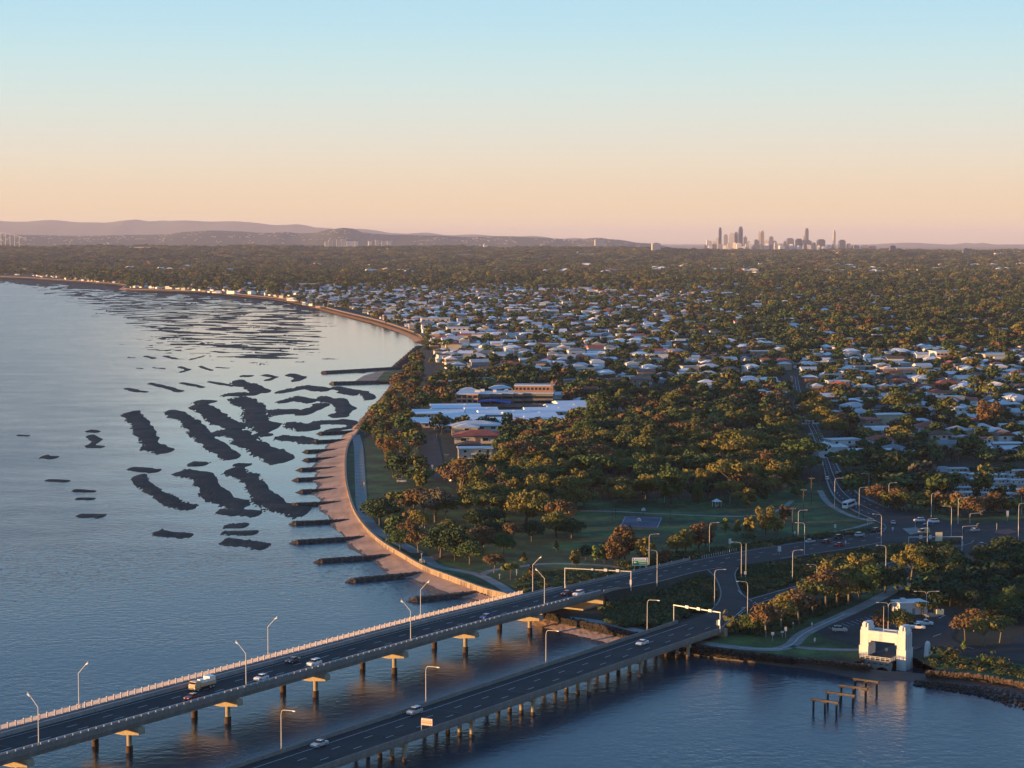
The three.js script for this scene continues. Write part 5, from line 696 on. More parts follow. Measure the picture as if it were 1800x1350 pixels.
// ---------------------------------------------------------------- the white portal at the end of the vanished bridge
{
  const th = -0.587, o = thing('bridge_portal', 'white art deco concrete portal at the water end of an old bridge', 'portal', V(104.5, 0, -554.8), th), W = 6.85;
  const white = std(0.82, 0.81, 0.79, 0.75, { map: T.paint });
  for (const s of [-1, 1]) {
    const p = new THREE.Group(); p.name = 'pylon'; p.position.set(s * (W - 1.3), 0, -2.4); o.add(p);
    mesh('plinth', box(2.75, 5.6, 5.2, s * 0.12, 2.8, 0), white, p); mesh('shaft', box(2.5, 4.6, 4.8, 0, 7.9, 0), white, p); mesh('shoulder', box(2.2, 0.9, 4.3, s * 0.05, 10.65, 0), white, p);
    mesh('cap', merge([box(1.85, 1.1, 3.7, 0, 11.6, 0), box(1.5, 0.35, 3.1, 0, 12.3, 0)]), white, p);
    for (const z of [-1.3, 0, 1.3]) mesh('fluting', box(0.14, 9.2, 0.45, s * 1.45, 5.6, z), white, p);
    mesh('band', box(2.85, 0.2, 5.3, s * 0.12, 5.72, 0), white, p);
    mesh('fin', box(0.45, 3.2, 0.2, 0, 11.0, 2.1), white, p);
  }
  for (const z of [-0.55, -4.3]) { const m = mesh('lintel', merge([box(2 * W - 5.0, 2.6, 1.1, 0, 8.8, z), box(0.7, 0.6, 1.0, -W + 2.85, 7.25, z), box(0.7, 0.6, 1.0, W - 2.85, 7.25, z)]), white, o); m.name = 'lintel'; }
  mesh('lintel_ledge', box(2 * W - 5.02, 0.3, 2.6, 0, 7.66, -2.42), white, o); mesh('coping', merge([box(2 * W - 5.06, 0.22, 1.35, 0, 10.2, -0.55), box(2 * W - 5.06, 0.22, 1.35, 0, 10.2, -4.3)]), white, o);
  mesh('flagpole', rod(V(0, 10.2, -0.5), V(0, 17.6, -0.5), 0.1, 0.05, 8), M.white, o);
  mesh('deck', box(8.4, 0.5, 16, 0, 2.95, -3), M.girder, o); mesh('road_surface', box(8.2, 0.03, 24, 0, 3.225, -7), M.asphaltOld, o);
  const fs = new THREE.Shape([[-5, 0], [5, 0], [5, -1.1], [4.6, -2.7], [4.1, -2.7], [3.6, -1.7], [2.2, -1.25], [0.7, -1.7], [0.25, -2.7], [-0.25, -2.7], [-0.7, -1.7], [-2.2, -1.25], [-3.6, -1.7], [-4.1, -2.7], [-4.6, -2.7], [-5, -1.1]].map(([a, b]) => new THREE.Vector2(a, b)));
  for (let i = 0; i < 5; i++) { const x = -3.6 + i * 1.8; fs.holes.push(new THREE.Path([[x - 0.5, -0.35], [x + 0.5, -0.35], [x + 0.5, -0.75], [x - 0.5, -0.75]].map(([a, b]) => new THREE.Vector2(a, b)))); }
  const fa = mesh('arched_fascia', new THREE.ExtrudeGeometry(fs, { depth: 0.6, bevelEnabled: false }), M.concrete, o); fa.position.set(0, 2.75, 4.6); mesh('fascia_back', box(9, 1.4, 0.3, 0, 2.0, 4.2), M.girder, o);
  const rail = []; for (const x of [-4.5, 4.5]) { rail.push(box(0.1, 0.1, 6, x, 4.15, 2.2), box(0.08, 0.08, 6, x, 3.75, 2.2)); for (let z = -0.6; z < 5.3; z += 1.45) rail.push(box(0.12, 1, 0.12, x, 3.7, z)); } rail.push(box(9, 0.1, 0.1, 0, 4.15, 5.1), box(9, 0.08, 0.08, 0, 3.75, 5.1)); for (let x = -3; x < 4; x += 1.5) rail.push(box(0.12, 1, 0.12, x, 3.7, 5.1)); mesh('railing', merge(rail), M.white, o);
  mesh('notice_board', box(0.9, 0.8, 0.08, -1.4, 4.1, -6), M.white, o); mesh('notice_post', box(0.08, 1.2, 0.08, -1.4, 3.6, -6.08), M.galv, o);
  [[1522, 1216, 7.4], [1500, 1228, 8.2], [1477, 1240, 8.4], [1450, 1253, 7.6]].forEach(([u, v, len], i) => { const b = thing('ruined_pier', `weathered concrete pier bent of the old bridge, ${['nearest the portal', 'second from the portal', 'third from the portal', 'farthest from the portal'][i]}`, 'pier', G(u, v, 0), th, 'ruined pier bents'); mesh('crossbeam', box(len, 0.45, 0.7, 0, 3.1, 0), M.rockTan, b); for (const x of [-len * 0.42, 0, len * 0.42]) { const c = mesh('pile', box(0.42, 4.4, 0.42, x, 0.75, 0), M.rockDark, b); mesh('haunch', box(0.9, 0.3, 0.5, x, 2.75, 0), M.rockTan, b); } });
  const ob = thing('white_bollard_pillar', 'white round-topped concrete pillar right of the portal', 'pillar', G(1630, 1164, 1.6), 0);
  mesh('shaft', new THREE.LatheGeometry([[1.25, -0.3], [1.2, 0.5], [0.95, 2.2], [0.82, 4.6], [0.76, 5.3], [0.55, 5.8], [0.25, 6.05], [0, 6.1]].map(([r, y]) => new THREE.Vector2(r, y)), 16), white, ob);
}
// ---------------------------------------------------------------- amenities, court, shelters
{
  const t = thing('toilet_block', 'small white flat-roofed amenities block behind the car park', 'building', G(1606, 1081, LAND), 0.25);
  mesh('wall', box(9.5, 3.6, 6, 0, 1.8, -3), M.white, t); mesh('roof', box(10.1, 0.35, 6.6, 0, 3.78, -3), M.white, t); mesh('roof_unit', box(1.4, 1, 1.2, -2.4, 4.45, -3), M.galv, t); for (const x of [-3, 0, 3]) mesh('door', doorGeo, std(0.25, 0.27, 0.3), t).position.set(x, 1.05, 0.03); mesh('ramp', box(3.4, 0.5, 5, 4.4, 0.25, 2.6), M.concrete, t);
  const k = thing('equipment_cabinet', 'pale green utility cabinet beside the thicket', 'cabinet', G(1652, 1082, LAND), 0.1); mesh('case', box(2.2, 1.8, 1.2, 0, 0.95, 0), std(0.3, 0.38, 0.34, 0.7), k); mesh('lid', box(2.3, 0.12, 1.3, 0, 1.9, 0), M.white, k);
  structure('basketball_court', sheet(px([[1090, 926], [1157, 928], [1165, 909], [1098, 907]], 3.08), 3.08), std(0.085, 0.135, 0.24, 0.75, { map: T.asphalt }), 'blue painted basketball court in the park');
  const ring = [[1091.5, 925], [1155.5, 927], [1163, 910], [1099, 908], [1091.5, 925]]; for (let i = 0; i < 4; i++) structure('court_line', ribbon(px([ring[i], ring[i + 1]], 3.1), 0.06), M.line, 'white boundary line of the basketball court'); structure('court_line', ribbon(px([[1095.5, 916], [1160, 918]], 3.1), 0.06), M.line, 'white halfway line of the basketball court');
  for (const [u, v, l, ry] of [[1131, 907.5, 'basketball hoop with white backboard at the far end of the court', 0], [1123, 926, 'basketball hoop with white backboard at the near end of the court', Math.PI]]) { const h = thing('basketball_hoop', l, 'basketball hoop', G(u, v, LAND), ry, 'hoops of the court'); mesh('post', rod(V(0, 0, -1.2), V(0, 3.2, -0.3), 0.09, 0.07), M.black, h); mesh('backboard', new THREE.CylinderGeometry(0.9, 0.9, 0.08, 20, 1, false, Math.PI / 2, Math.PI).rotateX(Math.PI / 2).rotateY(Math.PI).translate(0, 2.8, 0.1), M.white, h); mesh('backboard_base', box(1.8, 0.5, 0.08, 0, 2.65, 0.1), M.white, h); mesh('rim', new THREE.TorusGeometry(0.23, 0.02, 6, 16).rotateX(Math.PI / 2).translate(0, 3.05, 0.4), std(0.6, 0.15, 0.04), h); }
  const shelter = (u, v, s, l, mat) => { const g = thing('park_shelter', l, 'shelter', G(u, v, LAND), 0.4); mesh('roof', new THREE.ConeGeometry(2.6 * s, 1.3 * s, 4, 1).rotateY(Math.PI / 4).translate(0, 3.1 * s, 0), mat, g); for (const [x, z] of [[-1.4, -1.4], [1.4, -1.4], [1.4, 1.4], [-1.4, 1.4]]) mesh('post', box(0.14, 2.6 * s, 0.14, x * s, 1.3 * s, z * s), M.white, g); mesh('table', merge([box(1.6 * s, 0.08, 0.7 * s, 0, 0.75, 0), box(0.3, 0.7, 0.3, 0, 0.37, 0)]), M.galv, g); };
  shelter(1260, 891, 1, 'white pyramid-roofed shelter at the edge of the park wood', M.white); shelter(738, 928, 1.1, 'pale shelter among the trees behind the sea wall', M.cream); shelter(742, 990, 0.5, 'small lit notice shelter beside the seafront path', M.cream);
}
// ---------------------------------------------------------------- distant city, warehouses, far bridge
{
  const D = 18500, k = D / FOCAL, glassy = std(0.08, 0.09, 0.14, 0.5), mats = { dark: glassy, grey: std(0.17, 0.17, 0.21, 0.7), pink: std(0.46, 0.43, 0.41, 0.8), pale: std(0.62, 0.58, 0.56, 0.8), brown: std(0.34, 0.26, 0.23, 0.8) };
  const tower = (u0, u1, top, tone, say, D2 = D, crown = 0) => { const kk = D2 / FOCAL, w = (u1 - u0) * kk, h = EYE + (425 - top) * kk - LAND, o = thing('tower_block', say, 'tower', V(((u0 + u1) / 2 - 900) * kk, LAND, -D2), 0.3 * nz(u0, top), 'towers of the distant city');
    mesh('shaft', box(w, h * 0.93, w * 0.9, 0, h * 0.465, 0), mats[tone], o); if (crown === 1) mesh('spire', new THREE.ConeGeometry(w * 0.3, h * 0.12, 6).translate(0, h * 0.98, 0), mats[tone], o); else mesh('crown', box(w * 0.72, h * 0.08, w * 0.66, 0, h * 0.96, 0), mats[tone], o); mesh('podium', box(w * 1.5, h * 0.16, w * 1.4, 0, h * 0.08, 0), mats.grey, o); };
  const list = [[1241, 1245, 422, 'pale'], [1245.5, 1250, 423, 'pink'], [1252, 1257, 424, 'pink'], [1257, 1262, 417.5, 'pink'], [1262.5, 1267, 400, 'dark'], [1271.5, 1278, 412, 'grey'], [1281, 1290, 409.5, 'pink'], [1290, 1296, 407.5, 'grey'], [1297.5, 1304, 398.5, 'dark'], [1306, 1312, 415, 'grey', 1], [1313, 1318, 424, 'pale'], [1325, 1331, 421, 'dark'], [1331.5, 1336, 407, 'pink'], [1336.5, 1341.5, 405.5, 'brown'], [1343, 1350, 422, 'pale'], [1351, 1358, 415.5, 'grey'], [1358.5, 1364, 423, 'pale'], [1366, 1375, 428, 'pink'], [1376, 1380, 424, 'grey'], [1381, 1393.5, 418.5, 'grey'], [1398, 1408, 419.5, 'dark'], [1409, 1424, 422, 'dark'], [1411, 1416, 414, 'brown'], [1413.5, 1419.5, 401.5, 'grey'], [1426, 1434, 432, 'pale'], [1435.5, 1448, 420.5, 'dark'], [1463, 1467, 405, 'pink'], [1473.5, 1484, 421.5, 'dark'], [1487, 1494, 428, 'grey'], [1497, 1508, 431, 'grey'], [1513, 1525, 431, 'grey'], [1527, 1538, 432, 'dark']];
  const WORD = { dark: 'dark blue glass', grey: 'grey', pink: 'light stone', pale: 'pale', brown: 'reddish brown' };
  list.forEach(([a, b, t, tone, c]) => tower(a, b, t, tone, `${t < 410 ? 'very tall' : t < 420 ? 'tall' : 'low'} ${b - a < 5 ? 'slim' : b - a > 9 ? 'broad' : ''} ${WORD[tone]} tower on the distant city skyline`.replace('  ', ' '), D, c));
  for (let i = 0; i < 28; i++) { const u = 1236 + i * 8.3 + rr(-2, 2), w = rr(4, 9); tower(u, u + w, rr(426, 433), pick(['pale', 'grey', 'pink', 'dark', 'pale']), 'low block among the distant city towers', D - rr(100, 700)); }
  for (const [u0, u1, top, tone] of [[572, 577, 425, 'pink'], [578, 586, 422, 'pink'], [592, 598, 421, 'pink'], [600, 608, 420, 'pink'], [610, 622, 424, 'pale'], [624, 630, 424, 'pale'], [648, 654, 424, 'pale'], [660, 667, 422, 'pink'], [671, 680, 423, 'pink'], [681, 688, 424, 'pale'], [1045, 1062, 421, 'pink'], [1145, 1160, 428, 'pink'], [1562, 1572, 432, 'dark'], [1690, 1700, 437, 'dark'], [850, 858, 430, 'pale'], [1570, 1580, 446, 'pale'], [1745, 1790, 445, 'pale'], [1680, 1730, 447, 'pink']]) { const D2 = u0 < 1100 ? 15800 : 13200, kk = D2 / FOCAL, x = ((u0 + u1) / 2 - 900) * kk, y = landH(x, -D2), o = thing('far_block', `${tone === 'pink' ? 'stone-coloured' : tone} apartment block on the far wooded hills`, 'building', V(x, y - 6, -D2), 0.2, 'blocks on the far hills'); const h = Math.max(18, EYE + (425 - top) * kk - y + 6); mesh('wall', box((u1 - u0) * kk, h, 26, 0, h / 2, 0), mats[tone], o); mesh('roof', box((u1 - u0) * kk * 0.5, 4, 14, 0, h + 2, 0), mats.grey, o); }
  for (const [u0, u1, v, tone, D0] of [[112, 146, 413.5, 'pale', 12500], [20, 95, 420.5, 'pale', 10800], [100, 150, 422, 'pale', 10600], [198, 209, 424.5, 'pink', 10400], [225, 285, 425, 'grey', 10400], [230, 300, 434, 'pale', 8600], [340, 420, 427, 'grey', 10200], [525, 575, 434, 'pale', 8800], [800, 850, 446.5, 'grey', 7000], [915, 925, 443, 'pink', 7200], [1020, 1090, 446, 'pink', 7000], [990, 1010, 448, 'pale', 6900], [935, 975, 508, 'pink', 4950], [975, 995, 503, 'pink', 4900], [1008, 1080, 502, 'pale', 4700], [1250, 1285, 455, 'pink', 5600], [1320, 1385, 457, 'pink', 5500], [1570, 1595, 488, 'pale', 4600], [520, 555, 482, 'pink', 5100], [785, 835, 581, 'pale', 2500], [740, 790, 566, 'pale', 2800], [1725, 1770, 628, 'cream', 1900], [1640, 1680, 622, 'pale', 1950]]) { const hh = D0 < 5200 ? 10 : 20; let D2 = D0; if (D0 > 5200) { let lo = 4800, hi = 14300; for (let i = 0; i < 30; i++) { D2 = (lo + hi) / 2; const xx = ((u0 + u1) / 2 - 900) * D2 / FOCAL; if (toUV(V(xx, landH(xx, -D2) + hh, -D2))[1] > v) lo = D2; else hi = D2; } } const kk = D2 / FOCAL, x = ((u0 + u1) / 2 - 900) * kk, y = landH(x, -D2), h = hh, w = (u1 - u0) * kk, o = thing('large_hall', `long ${tone === 'pink' ? 'stone-coloured' : tone} building standing out among distant trees`, 'building', V(x, y, -D2), 0.1, 'long distant buildings'); mesh('wall', box(w, h + 3, 24, 0, h / 2 - 1.5, 0), tone === 'cream' ? M.cream : mats[tone], o); mesh('roof', roofGeo(w, 24, 'flat', 1).translate(0, h, 0), mats.pale, o); if (D2 < 3000) for (let i = 0; i < 6; i++) mesh('window', box(2.4, 1.6, 0.2, -w / 2 + (i + 0.5) * w / 6, h - 2.4, 12.05), M.glass, o); }
  const b = thing('distant_bridge', 'sloping deck of a far high bridge at the left horizon', 'bridge', V(-3900, 0, -15000)); const kk = 15000 / FOCAL, at = (u, v) => V((u - 900) * kk + 3900, EYE + (425 - v) * kk, 0); const dl = [at(-60, 407), at(-20, 405.5), at(4, 408), at(24, 412), at(48, 419)]; mesh('deck', sweep(spline(dl, 24), [[-9, -3], [-9, 0], [9, 0], [9, -3]]), mats.pale, b); for (let u = -44; u < 44; u += 8) { const p = at(u, crestAt([[-60, 407], [-20, 405.5], [4, 408], [24, 412], [48, 419]], u)); mesh('pier', box(3.5, p.y, 8, p.x, p.y / 2 - 2, 0), mats.pale, b); }
}
// ---------------------------------------------------------------- lamp posts, poles, gantries, signs
const lampHead = merge([box(0.9, 0.14, 0.36, 0.35, 0, 0), box(0.5, 0.08, 0.26, 0.4, -0.1, 0)]);
const poleMat = std(0.52, 0.51, 0.5, 0.55, { metalness: 0.2 });
function lampPost(kind, base, h, dir, label, group, arm = 3) {   // dir: heading of the arm
  const o = thing('lamp_post', label, 'lamp post', base, dir, group);
  mesh('footing', new THREE.CylinderGeometry(0.24, 0.28, 0.5, 10).translate(0, 0.15, 0), M.concrete, o);
  if (kind === 'kink') { mesh('pole', rod(V(0, 0, 0), V(0, h * 0.74, 0), 0.12, 0.09, 8), poleMat, o); mesh('arm', rod(V(0, h * 0.74 - 0.05, 0), V(arm, h, 0), 0.08, 0.055, 7), poleMat, o); const l = mesh('lamp', lampHead, M.galv, o); l.position.set(arm - 0.7, h - 0.75, 0); l.rotation.z = 0.5; }
  else for (const s of kind === 'double' ? [1, -1] : [1]) {
    if (s > 0) mesh('pole', rod(V(0, 0, 0), V(0, h - 1.3, 0), 0.11, 0.085, 8), poleMat, o);
    mesh('arm', tube([V(0, h - 1.4, 0), V(s * 0.12, h - 0.6, 0), V(s * 0.6, h - 0.1, 0), V(s * arm, h + 0.1, 0)], 0.07, 10, 6), poleMat, o); const l = mesh('lamp', lampHead, M.galv, o); l.position.set(s * (arm - 0.1), h + 0.1, 0); if (s < 0) l.rotation.y = Math.PI;
  }
}
const OUT = TURN - Math.PI / 2, INN = TURN + Math.PI / 2;   // arm headings across the bridges
['first', 'second', 'third', 'fourth'].forEach((n, i) => lampPost('kink', onA(-43.5 + i * 69, 0.1, 0.7), 11.4, INN, `bent-arm lamp post on the near parapet of the higher bridge, ${n} from left`, 'lamp posts of the higher bridge', 3.3));
['first', 'second', 'third', 'fourth'].forEach((n, i) => lampPost('kink', onA(-13 + i * 69 - (i > 2 ? 8 : 0), 19.05, -0.1), 12.2, OUT, `bent-arm lamp post outside the pink fence of the higher bridge, ${n} from left`, 'lamp posts of the higher bridge', 3.3));
['first', 'second', 'third', 'fourth'].forEach((n, i) => lampPost('curve', onB(-45.5 + i * 55, 15.8, 0.8), 9.2, OUT, `curved lamp post on the lower bridge, ${n} from left`, 'lamp posts of the lower bridge', 3.5));
const R = 0, L = Math.PI;
for (const [u, v, h, top, dir, label] of [
  [1155, 1030, 5.9, 966, L, 'beside the near edge of the upper road facing the park'], [1141, 992, 5.0, 938, R, 'behind the green direction sign'], [1247, 975, 3.2, 918, R, 'in the scrub below the court'], [1256, 1064, 4.8, 1000, R, 'on the bush-covered bank beside the slip road'], [1314, 1083, 4.4, 1021, L, 'at the right edge of the slip road'], [1303, 1016, 4.0, 952, L, 'carrying a white sign at the slip road nose'], [1393, 1021, 3.3, 966, R, 'in the wedge of scrub between the roads'], [1414, 976, 3.4, 918, L, 'at the near side of the upper road by the queue of cars'], [1403, 945, 3, 896, R, 'on the lawn beside the upper road'], [1436, 1020, 3.2, 992, L, 'half hidden by roadside trees'], [1549, 960, 3.1, 903, L, 'at the queue before the junction'], [1510, 908, 3.1, 856, R, 'at the corner of the inland road'], [1467, 888, 3.1, 840, R, 'left of the bus on the inland road'], [1557, 999, 3.1, 958, L, 'by the tall thin trees of the lower road'], [1672, 946, 3.1, 889, L, 'in the middle of the junction'], [1527, 875, 3, 832, L, 'right of the inland road by the bushes'], [1790, 935, 3.1, 884, R, 'at the right edge of the junction'], [1630, 960, 3.1, 911, R, 'between the two roads near the gantry'], [1562, 893, 3, 848, R, 'dark slim one at the verge by the blank sign'], [1637, 909, 3, 866, R, 'slim one before the russet trees'], [1684, 921, 3, 874, R, 'slim one right of the russet trees'], [1168, 884, 3, 838, R, 'at the edge of the park wood behind the court'], [1352, 873, 3, 846, R, 'at the right end of the park wood'], [1795, 905, 3, 868, L, 'behind the junction at far right'],
]) { const p = G(u, v, h), k = -p.z / FOCAL; lampPost('curve', p, Math.max(5, (v - top) * k), dir, `curved street lamp ${label}`, 'street lamps on land', 2.9); }
lampPost('double', G(1561, 1114, LAND), 9.4, R, 'twin-armed lamp post in the car park behind the portal', 'twin lamp posts', 3); lampPost('double', G(1628, 1094, LAND), 9.6, R, 'twin-armed lamp post by the parked utility trucks', 'twin lamp posts', 3.2);
[[1076, 921, 6, 'left near'], [1082, 911, 7.6, 'left far'], [1174, 924, 8.4, 'right near'], [1178, 914, 8.4, 'right far']].forEach(([u, v, h, w]) => { const o = thing('court_light', `dark floodlight pole at the ${w} corner of the basketball court`, 'floodlight', G(u, v, LAND), 0, 'court floodlights'); mesh('pole', rod(V(0, 0, 0), V(0, h, 0), 0.12, 0.08, 7), M.black, o); mesh('lamp', box(0.9, 0.2, 0.5, 0, h, 0), M.black, o); });
function powerPole(u, v, top, label) { const p = G(u, v, LAND), h = (v - top) * -p.z / FOCAL, o = thing('power_pole', label, 'power pole', p, rr(-0.3, 0.3), 'timber power poles'); mesh('pole', rod(V(0, 0, 0), V(0, h, 0), 0.2, 0.14, 7), barkGrey, o); mesh('crossarm', box(2.6, 0.18, 0.16, 0, h - 0.7, 0.16), barkGrey, o); if (h > 11) mesh('crossarm', box(2.2, 0.16, 0.16, 0, h - 3, 0.16), barkGrey, o); mesh('insulators', merge([-1.1, -0.4, 0.4, 1.1].map((x) => box(0.12, 0.26, 0.12, x, h - 0.5, 0.16))), M.white, o); }
[[1393, 935, 891, 'beside the lawn below the inland road'], [1412, 911, 858, 'with two crossarms on the sloping lawn'], [1426, 886, 838, 'at the top of the sloping lawn'], [1413, 853, 818, 'at the edge of the park wood by the road'], [1440, 853, 815, 'dark one left of the inland road'], [1448, 846, 807, 'tallest left of the inland road'], [1442, 773, 737, 'beside the golden trees'], [1411, 774, 747, 'opposite the golden trees'], [1502, 763, 743, 'among houses right of the golden trees'], [1369, 726, 689, 'left of a pair at the road bend'], [1365, 727, 690, 'right of a pair at the road bend'], [1391, 688, 660, 'beside the red-roofed house'], [1325, 685, 664, 'behind the street end'], [1252, 655, 625, 'left of a tall pair in mid suburb'], [1255, 656, 622, 'right of a tall pair in mid suburb'], [1195, 755, 727, 'thin one in the park wood'], [1270, 750, 727, 'at the street end facing the wood'], [1635, 760, 750, 'small one among the hipped roofs'], [1730, 762, 748, 'beside the russet tree on the right'], [1562, 668, 645, 'behind the white gabled house'], [765, 662, 617, 'lit one on the coast road'], [776, 764, 738, 'beside the dead-end street'], [768, 768, 745, 'at the head of the dead-end street'], [785, 828, 797, 'before the cream houses'], [1000, 795, 770, 'thin one behind the wood'], [1230, 640, 606, 'far one among the treetops']].forEach(([u, v, t, l]) => powerPole(u, v, t, 'timber power pole ' + l));
function gantry(a, b, hTop, label, signs) {
  const o = thing('sign_gantry', label, 'gantry', a, Math.atan2(-(b.z - a.z), b.x - a.x)), len = Math.hypot(b.x - a.x, b.z - a.z), y1 = hTop;
  mesh('post', rod(V(0, -0.3, 0), V(0, y1, 0), 0.16, 0.14, 10), poleMat, o); mesh('post', rod(V(len, b.y - a.y - 0.3, 0), V(len, y1, 0), 0.16, 0.14, 10), poleMat, o); mesh('beam', box(len + 0.3, 0.28, 0.28, len / 2, y1, 0), poleMat, o);
  for (const [t, w, h, mat] of signs) { mesh('sign_panel', box(w, h, 0.12, len * t, y1 + 0.1, 0.36), mat, o); mesh('sign_bracket', box(0.2, h * 0.8, 0.14, len * t, y1 + 0.1, 0.28), M.galv, o); }
  mesh('control_box', box(0.6, 1.6, 0.4, len, y1 * 0.5, 0.4), M.galv, o);
}
gantry(G(993, 1035, 5.4), onA(A1 + 14, -1.8, -1.2), 6.9, 'pink-lit overhead gantry across the upper road at the bridge end', [[0.62, 1.1, 0.9, M.galv], [0.8, 1.1, 0.9, M.galv], [0.42, 0.7, 0.6, M.galv]]);
gantry(onB(B1 - 1, 16.6, -0.3), onB(B1 - 4, -0.6, 0), 5.9, 'overhead lane gantry at the landward end of the lower bridge', [[0.3, 1.2, 0.8, M.galv], [0.55, 1.2, 0.8, M.galv], [0.8, 1.2, 0.8, M.galv]]);
gantry(G(1597, 969, 3.1), G(1691, 968, 3.1), 5.4, 'orange-lit overhead gantry with yellow sign before the junction', [[0.22, 1.2, 1.4, M.galv], [0.4, 1.0, 1.4, M.galv], [0.56, 2.6, 3.4, std(0.7, 0.62, 0.42, 0.8)]]);
function canvasMat(w, h, draw) { const c = document.createElement('canvas'); c.width = w; c.height = h; draw(c.getContext('2d'), w, h); const t = new THREE.CanvasTexture(c); t.colorSpace = THREE.SRGBColorSpace; return new THREE.MeshStandardMaterial({ map: t, roughness: 0.6 }); }
{
  const face = canvasMat(512, 256, (x, w, h) => { x.fillStyle = '#e8ecec'; x.fillRect(0, 0, w, h); x.fillStyle = '#2b4f9c'; x.fillRect(18, 16, 34, 62); x.fillRect(460, 16, 34, 62); x.fillStyle = '#5b78b8'; for (let i = 0; i < 9; i++) x.fillRect(90 + i * 38, 34, 24, 34); x.fillStyle = '#0b7d4a'; x.fillRect(16, 90, 480, 148); x.fillStyle = '#e8f4ea'; x.beginPath(); x.moveTo(40, 150); x.lineTo(90, 116); x.lineTo(90, 138); x.lineTo(140, 138); x.lineTo(140, 162); x.lineTo(90, 162); x.lineTo(90, 184); x.fill(); for (let i = 0; i < 7; i++) x.fillRect(200 + i * 40, 112, 28, 32); for (let i = 0; i < 6; i++) x.fillRect(240 + i * 38, 186, 26, 28); });
  const o = thing('direction_sign', 'large green and white direction sign beside the upper road', 'road sign', G(1125, 1004, 4.2), 0.05); mesh('panel', box(5.6, 2.8, 0.12, 0, 3.4, 0), M.galv, o); const f = mesh('face', new THREE.PlaneGeometry(5.5, 2.7), face, o); f.position.set(0, 3.4, 0.075); for (const x of [-2, 0, 2]) mesh('post', box(0.16, 3.4, 0.16, x, 1.5, -0.15), M.galv, o);
  const s = thing('message_sign', 'small lit sign of white plates on the parapet of the lower bridge', 'road sign', onB(-11.5, 0.15, 0.7), -0.45); s.scale.setScalar(0.85); mesh('post', rod(V(-1.75, -0.7, 0), V(-1.75, 2.5, 0), 0.08, 0.07), M.galv, s); mesh('frame', box(3.5, 2.0, 0.1, 0, 1.9, 0), std(0.4, 0.22, 0.13, 0.8), s); for (let i = 0; i < 6; i++) for (const y of [2.55, 1.25]) mesh('plate', box(0.42, y > 2 ? 0.6 : 0.45, 0.06, -1.45 + i * 0.58, y, 0.09), M.white, s); mesh('rail', box(3.4, 0.3, 0.06, 0, 1.95, 0.09), std(0.6, 0.42, 0.32, 0.8), s);
  const b = thing('blank_sign', 'grey blank-backed road sign on two posts at the verge', 'road sign', G(1589, 897, LAND), 0); mesh('panel', box(3, 1.8, 0.1, 0, 3, 0), std(0.4, 0.42, 0.44, 0.7), b); for (const x of [-0.9, 0.9]) mesh('post', box(0.14, 3, 0.14, x, 1.4, -0.12), M.galv, b);
}
const small = (u, v, h0, hp, w, h, mat, label) => { const o = thing('small_sign', label, 'sign', G(u, v, h0), 0.1, 'small roadside signs'); mesh('post', rod(V(0, 0, 0), V(0, hp, 0), 0.05, 0.05, 5), M.galv, o); mesh('plate', box(w, h, 0.06, 0, hp, 0.06), mat, o); };
for (const [u, v, h0, hp, w, h, mat, l] of [[1283, 966, 4.3, 3.2, 1.0, 1.9, M.white, 'white roadside sign on the far edge of the upper road'], [1370, 975, 3.7, 2.2, 1.3, 2.0, M.white, 'tall white sign on the near edge of the upper road'], [1397, 942, 3.2, 1.4, 0.7, 0.9, M.white, 'white plate on the verge below the power pole'], [1310, 1017, 4.0, 2.0, 0.8, 1.1, M.white, 'white control cabinet plate at the slip road nose'], [1486, 960, 3.2, 1.6, 0.6, 1, M.white, 'white plate beside the red car'], [1468, 933, 3.1, 2, 0.8, 1.4, M.white, 'pale sign on the lawn corner'], [1525, 924, 3.1, 2.4, 0.9, 1.2, M.cream, 'sunlit sign at the footpath corner'], [1569, 935, 3.1, 1.4, 0.7, 1, M.white, 'white bollard sign on the slip lane'], [1771, 916, 3.1, 3.2, 1, 2.4, M.white, 'white sign on the right verge'], [1505, 893, 3.1, 2, 0.7, 1.1, M.white, 'white sign right of the bus'], [1487, 896, 3.1, 1.4, 0.6, 0.7, M.white, 'small white sign left of the bus'], [1262, 1104, 5.3, 1.6, 1, 1.4, M.white, 'white cabinet at the end of the lower bridge'], [908, 1012, 3, 1.6, 0.4, 1.4, M.white, 'white marker on the park path'], [878, 1018, 3, 1.6, 0.5, 0.6, M.white, 'small sign where the park paths meet'], [1358, 1127, 3, 2.2, 0.9, 0.9, M.galv, 'grey board beside the riverside path'], [1381, 1121, 3, 2.6, 0.7, 1.3, M.white, 'white sign at the cycle path bend'], [1375, 1120, 3, 1.6, 0.9, 0.5, M.white, 'low white plate left of the cycle path sign'], [1394, 1106, 3, 1.9, 0.5, 0.5, M.white, 'round white sign above the cycle path bend'], [1427, 1105, 3, 1.5, 0.5, 0.7, M.white, 'white sign on the cycle path'], [1432, 1130, 3, 1, 0.5, 1, M.white, 'white marker on the grass by the path'], [1640, 1146, 3, 1.2, 0.5, 1, M.white, 'white post right of the round-topped pillar'], [760, 825, 3, 2, 1, 1, M.white, 'pale sign in the park car bays'], [640, 855, 3, 1.6, 0.6, 1, std(0.8, 0.6, 0.1), 'yellow sign beside the seafront path'], [728, 890, 3, 2, 0.8, 1.4, std(0.8, 0.55, 0.05), 'bright yellow sign among the park trees'], [1616, 970, 3.1, 1.5, 0.8, 1, M.galv, 'pale sign on the scrub wedge'], [741, 988, 3, 3, 0.5, 0.5, M.white, 'white lamp marker by the small notice shelter']]) small(u, v, h0, hp, w, h, mat, l);
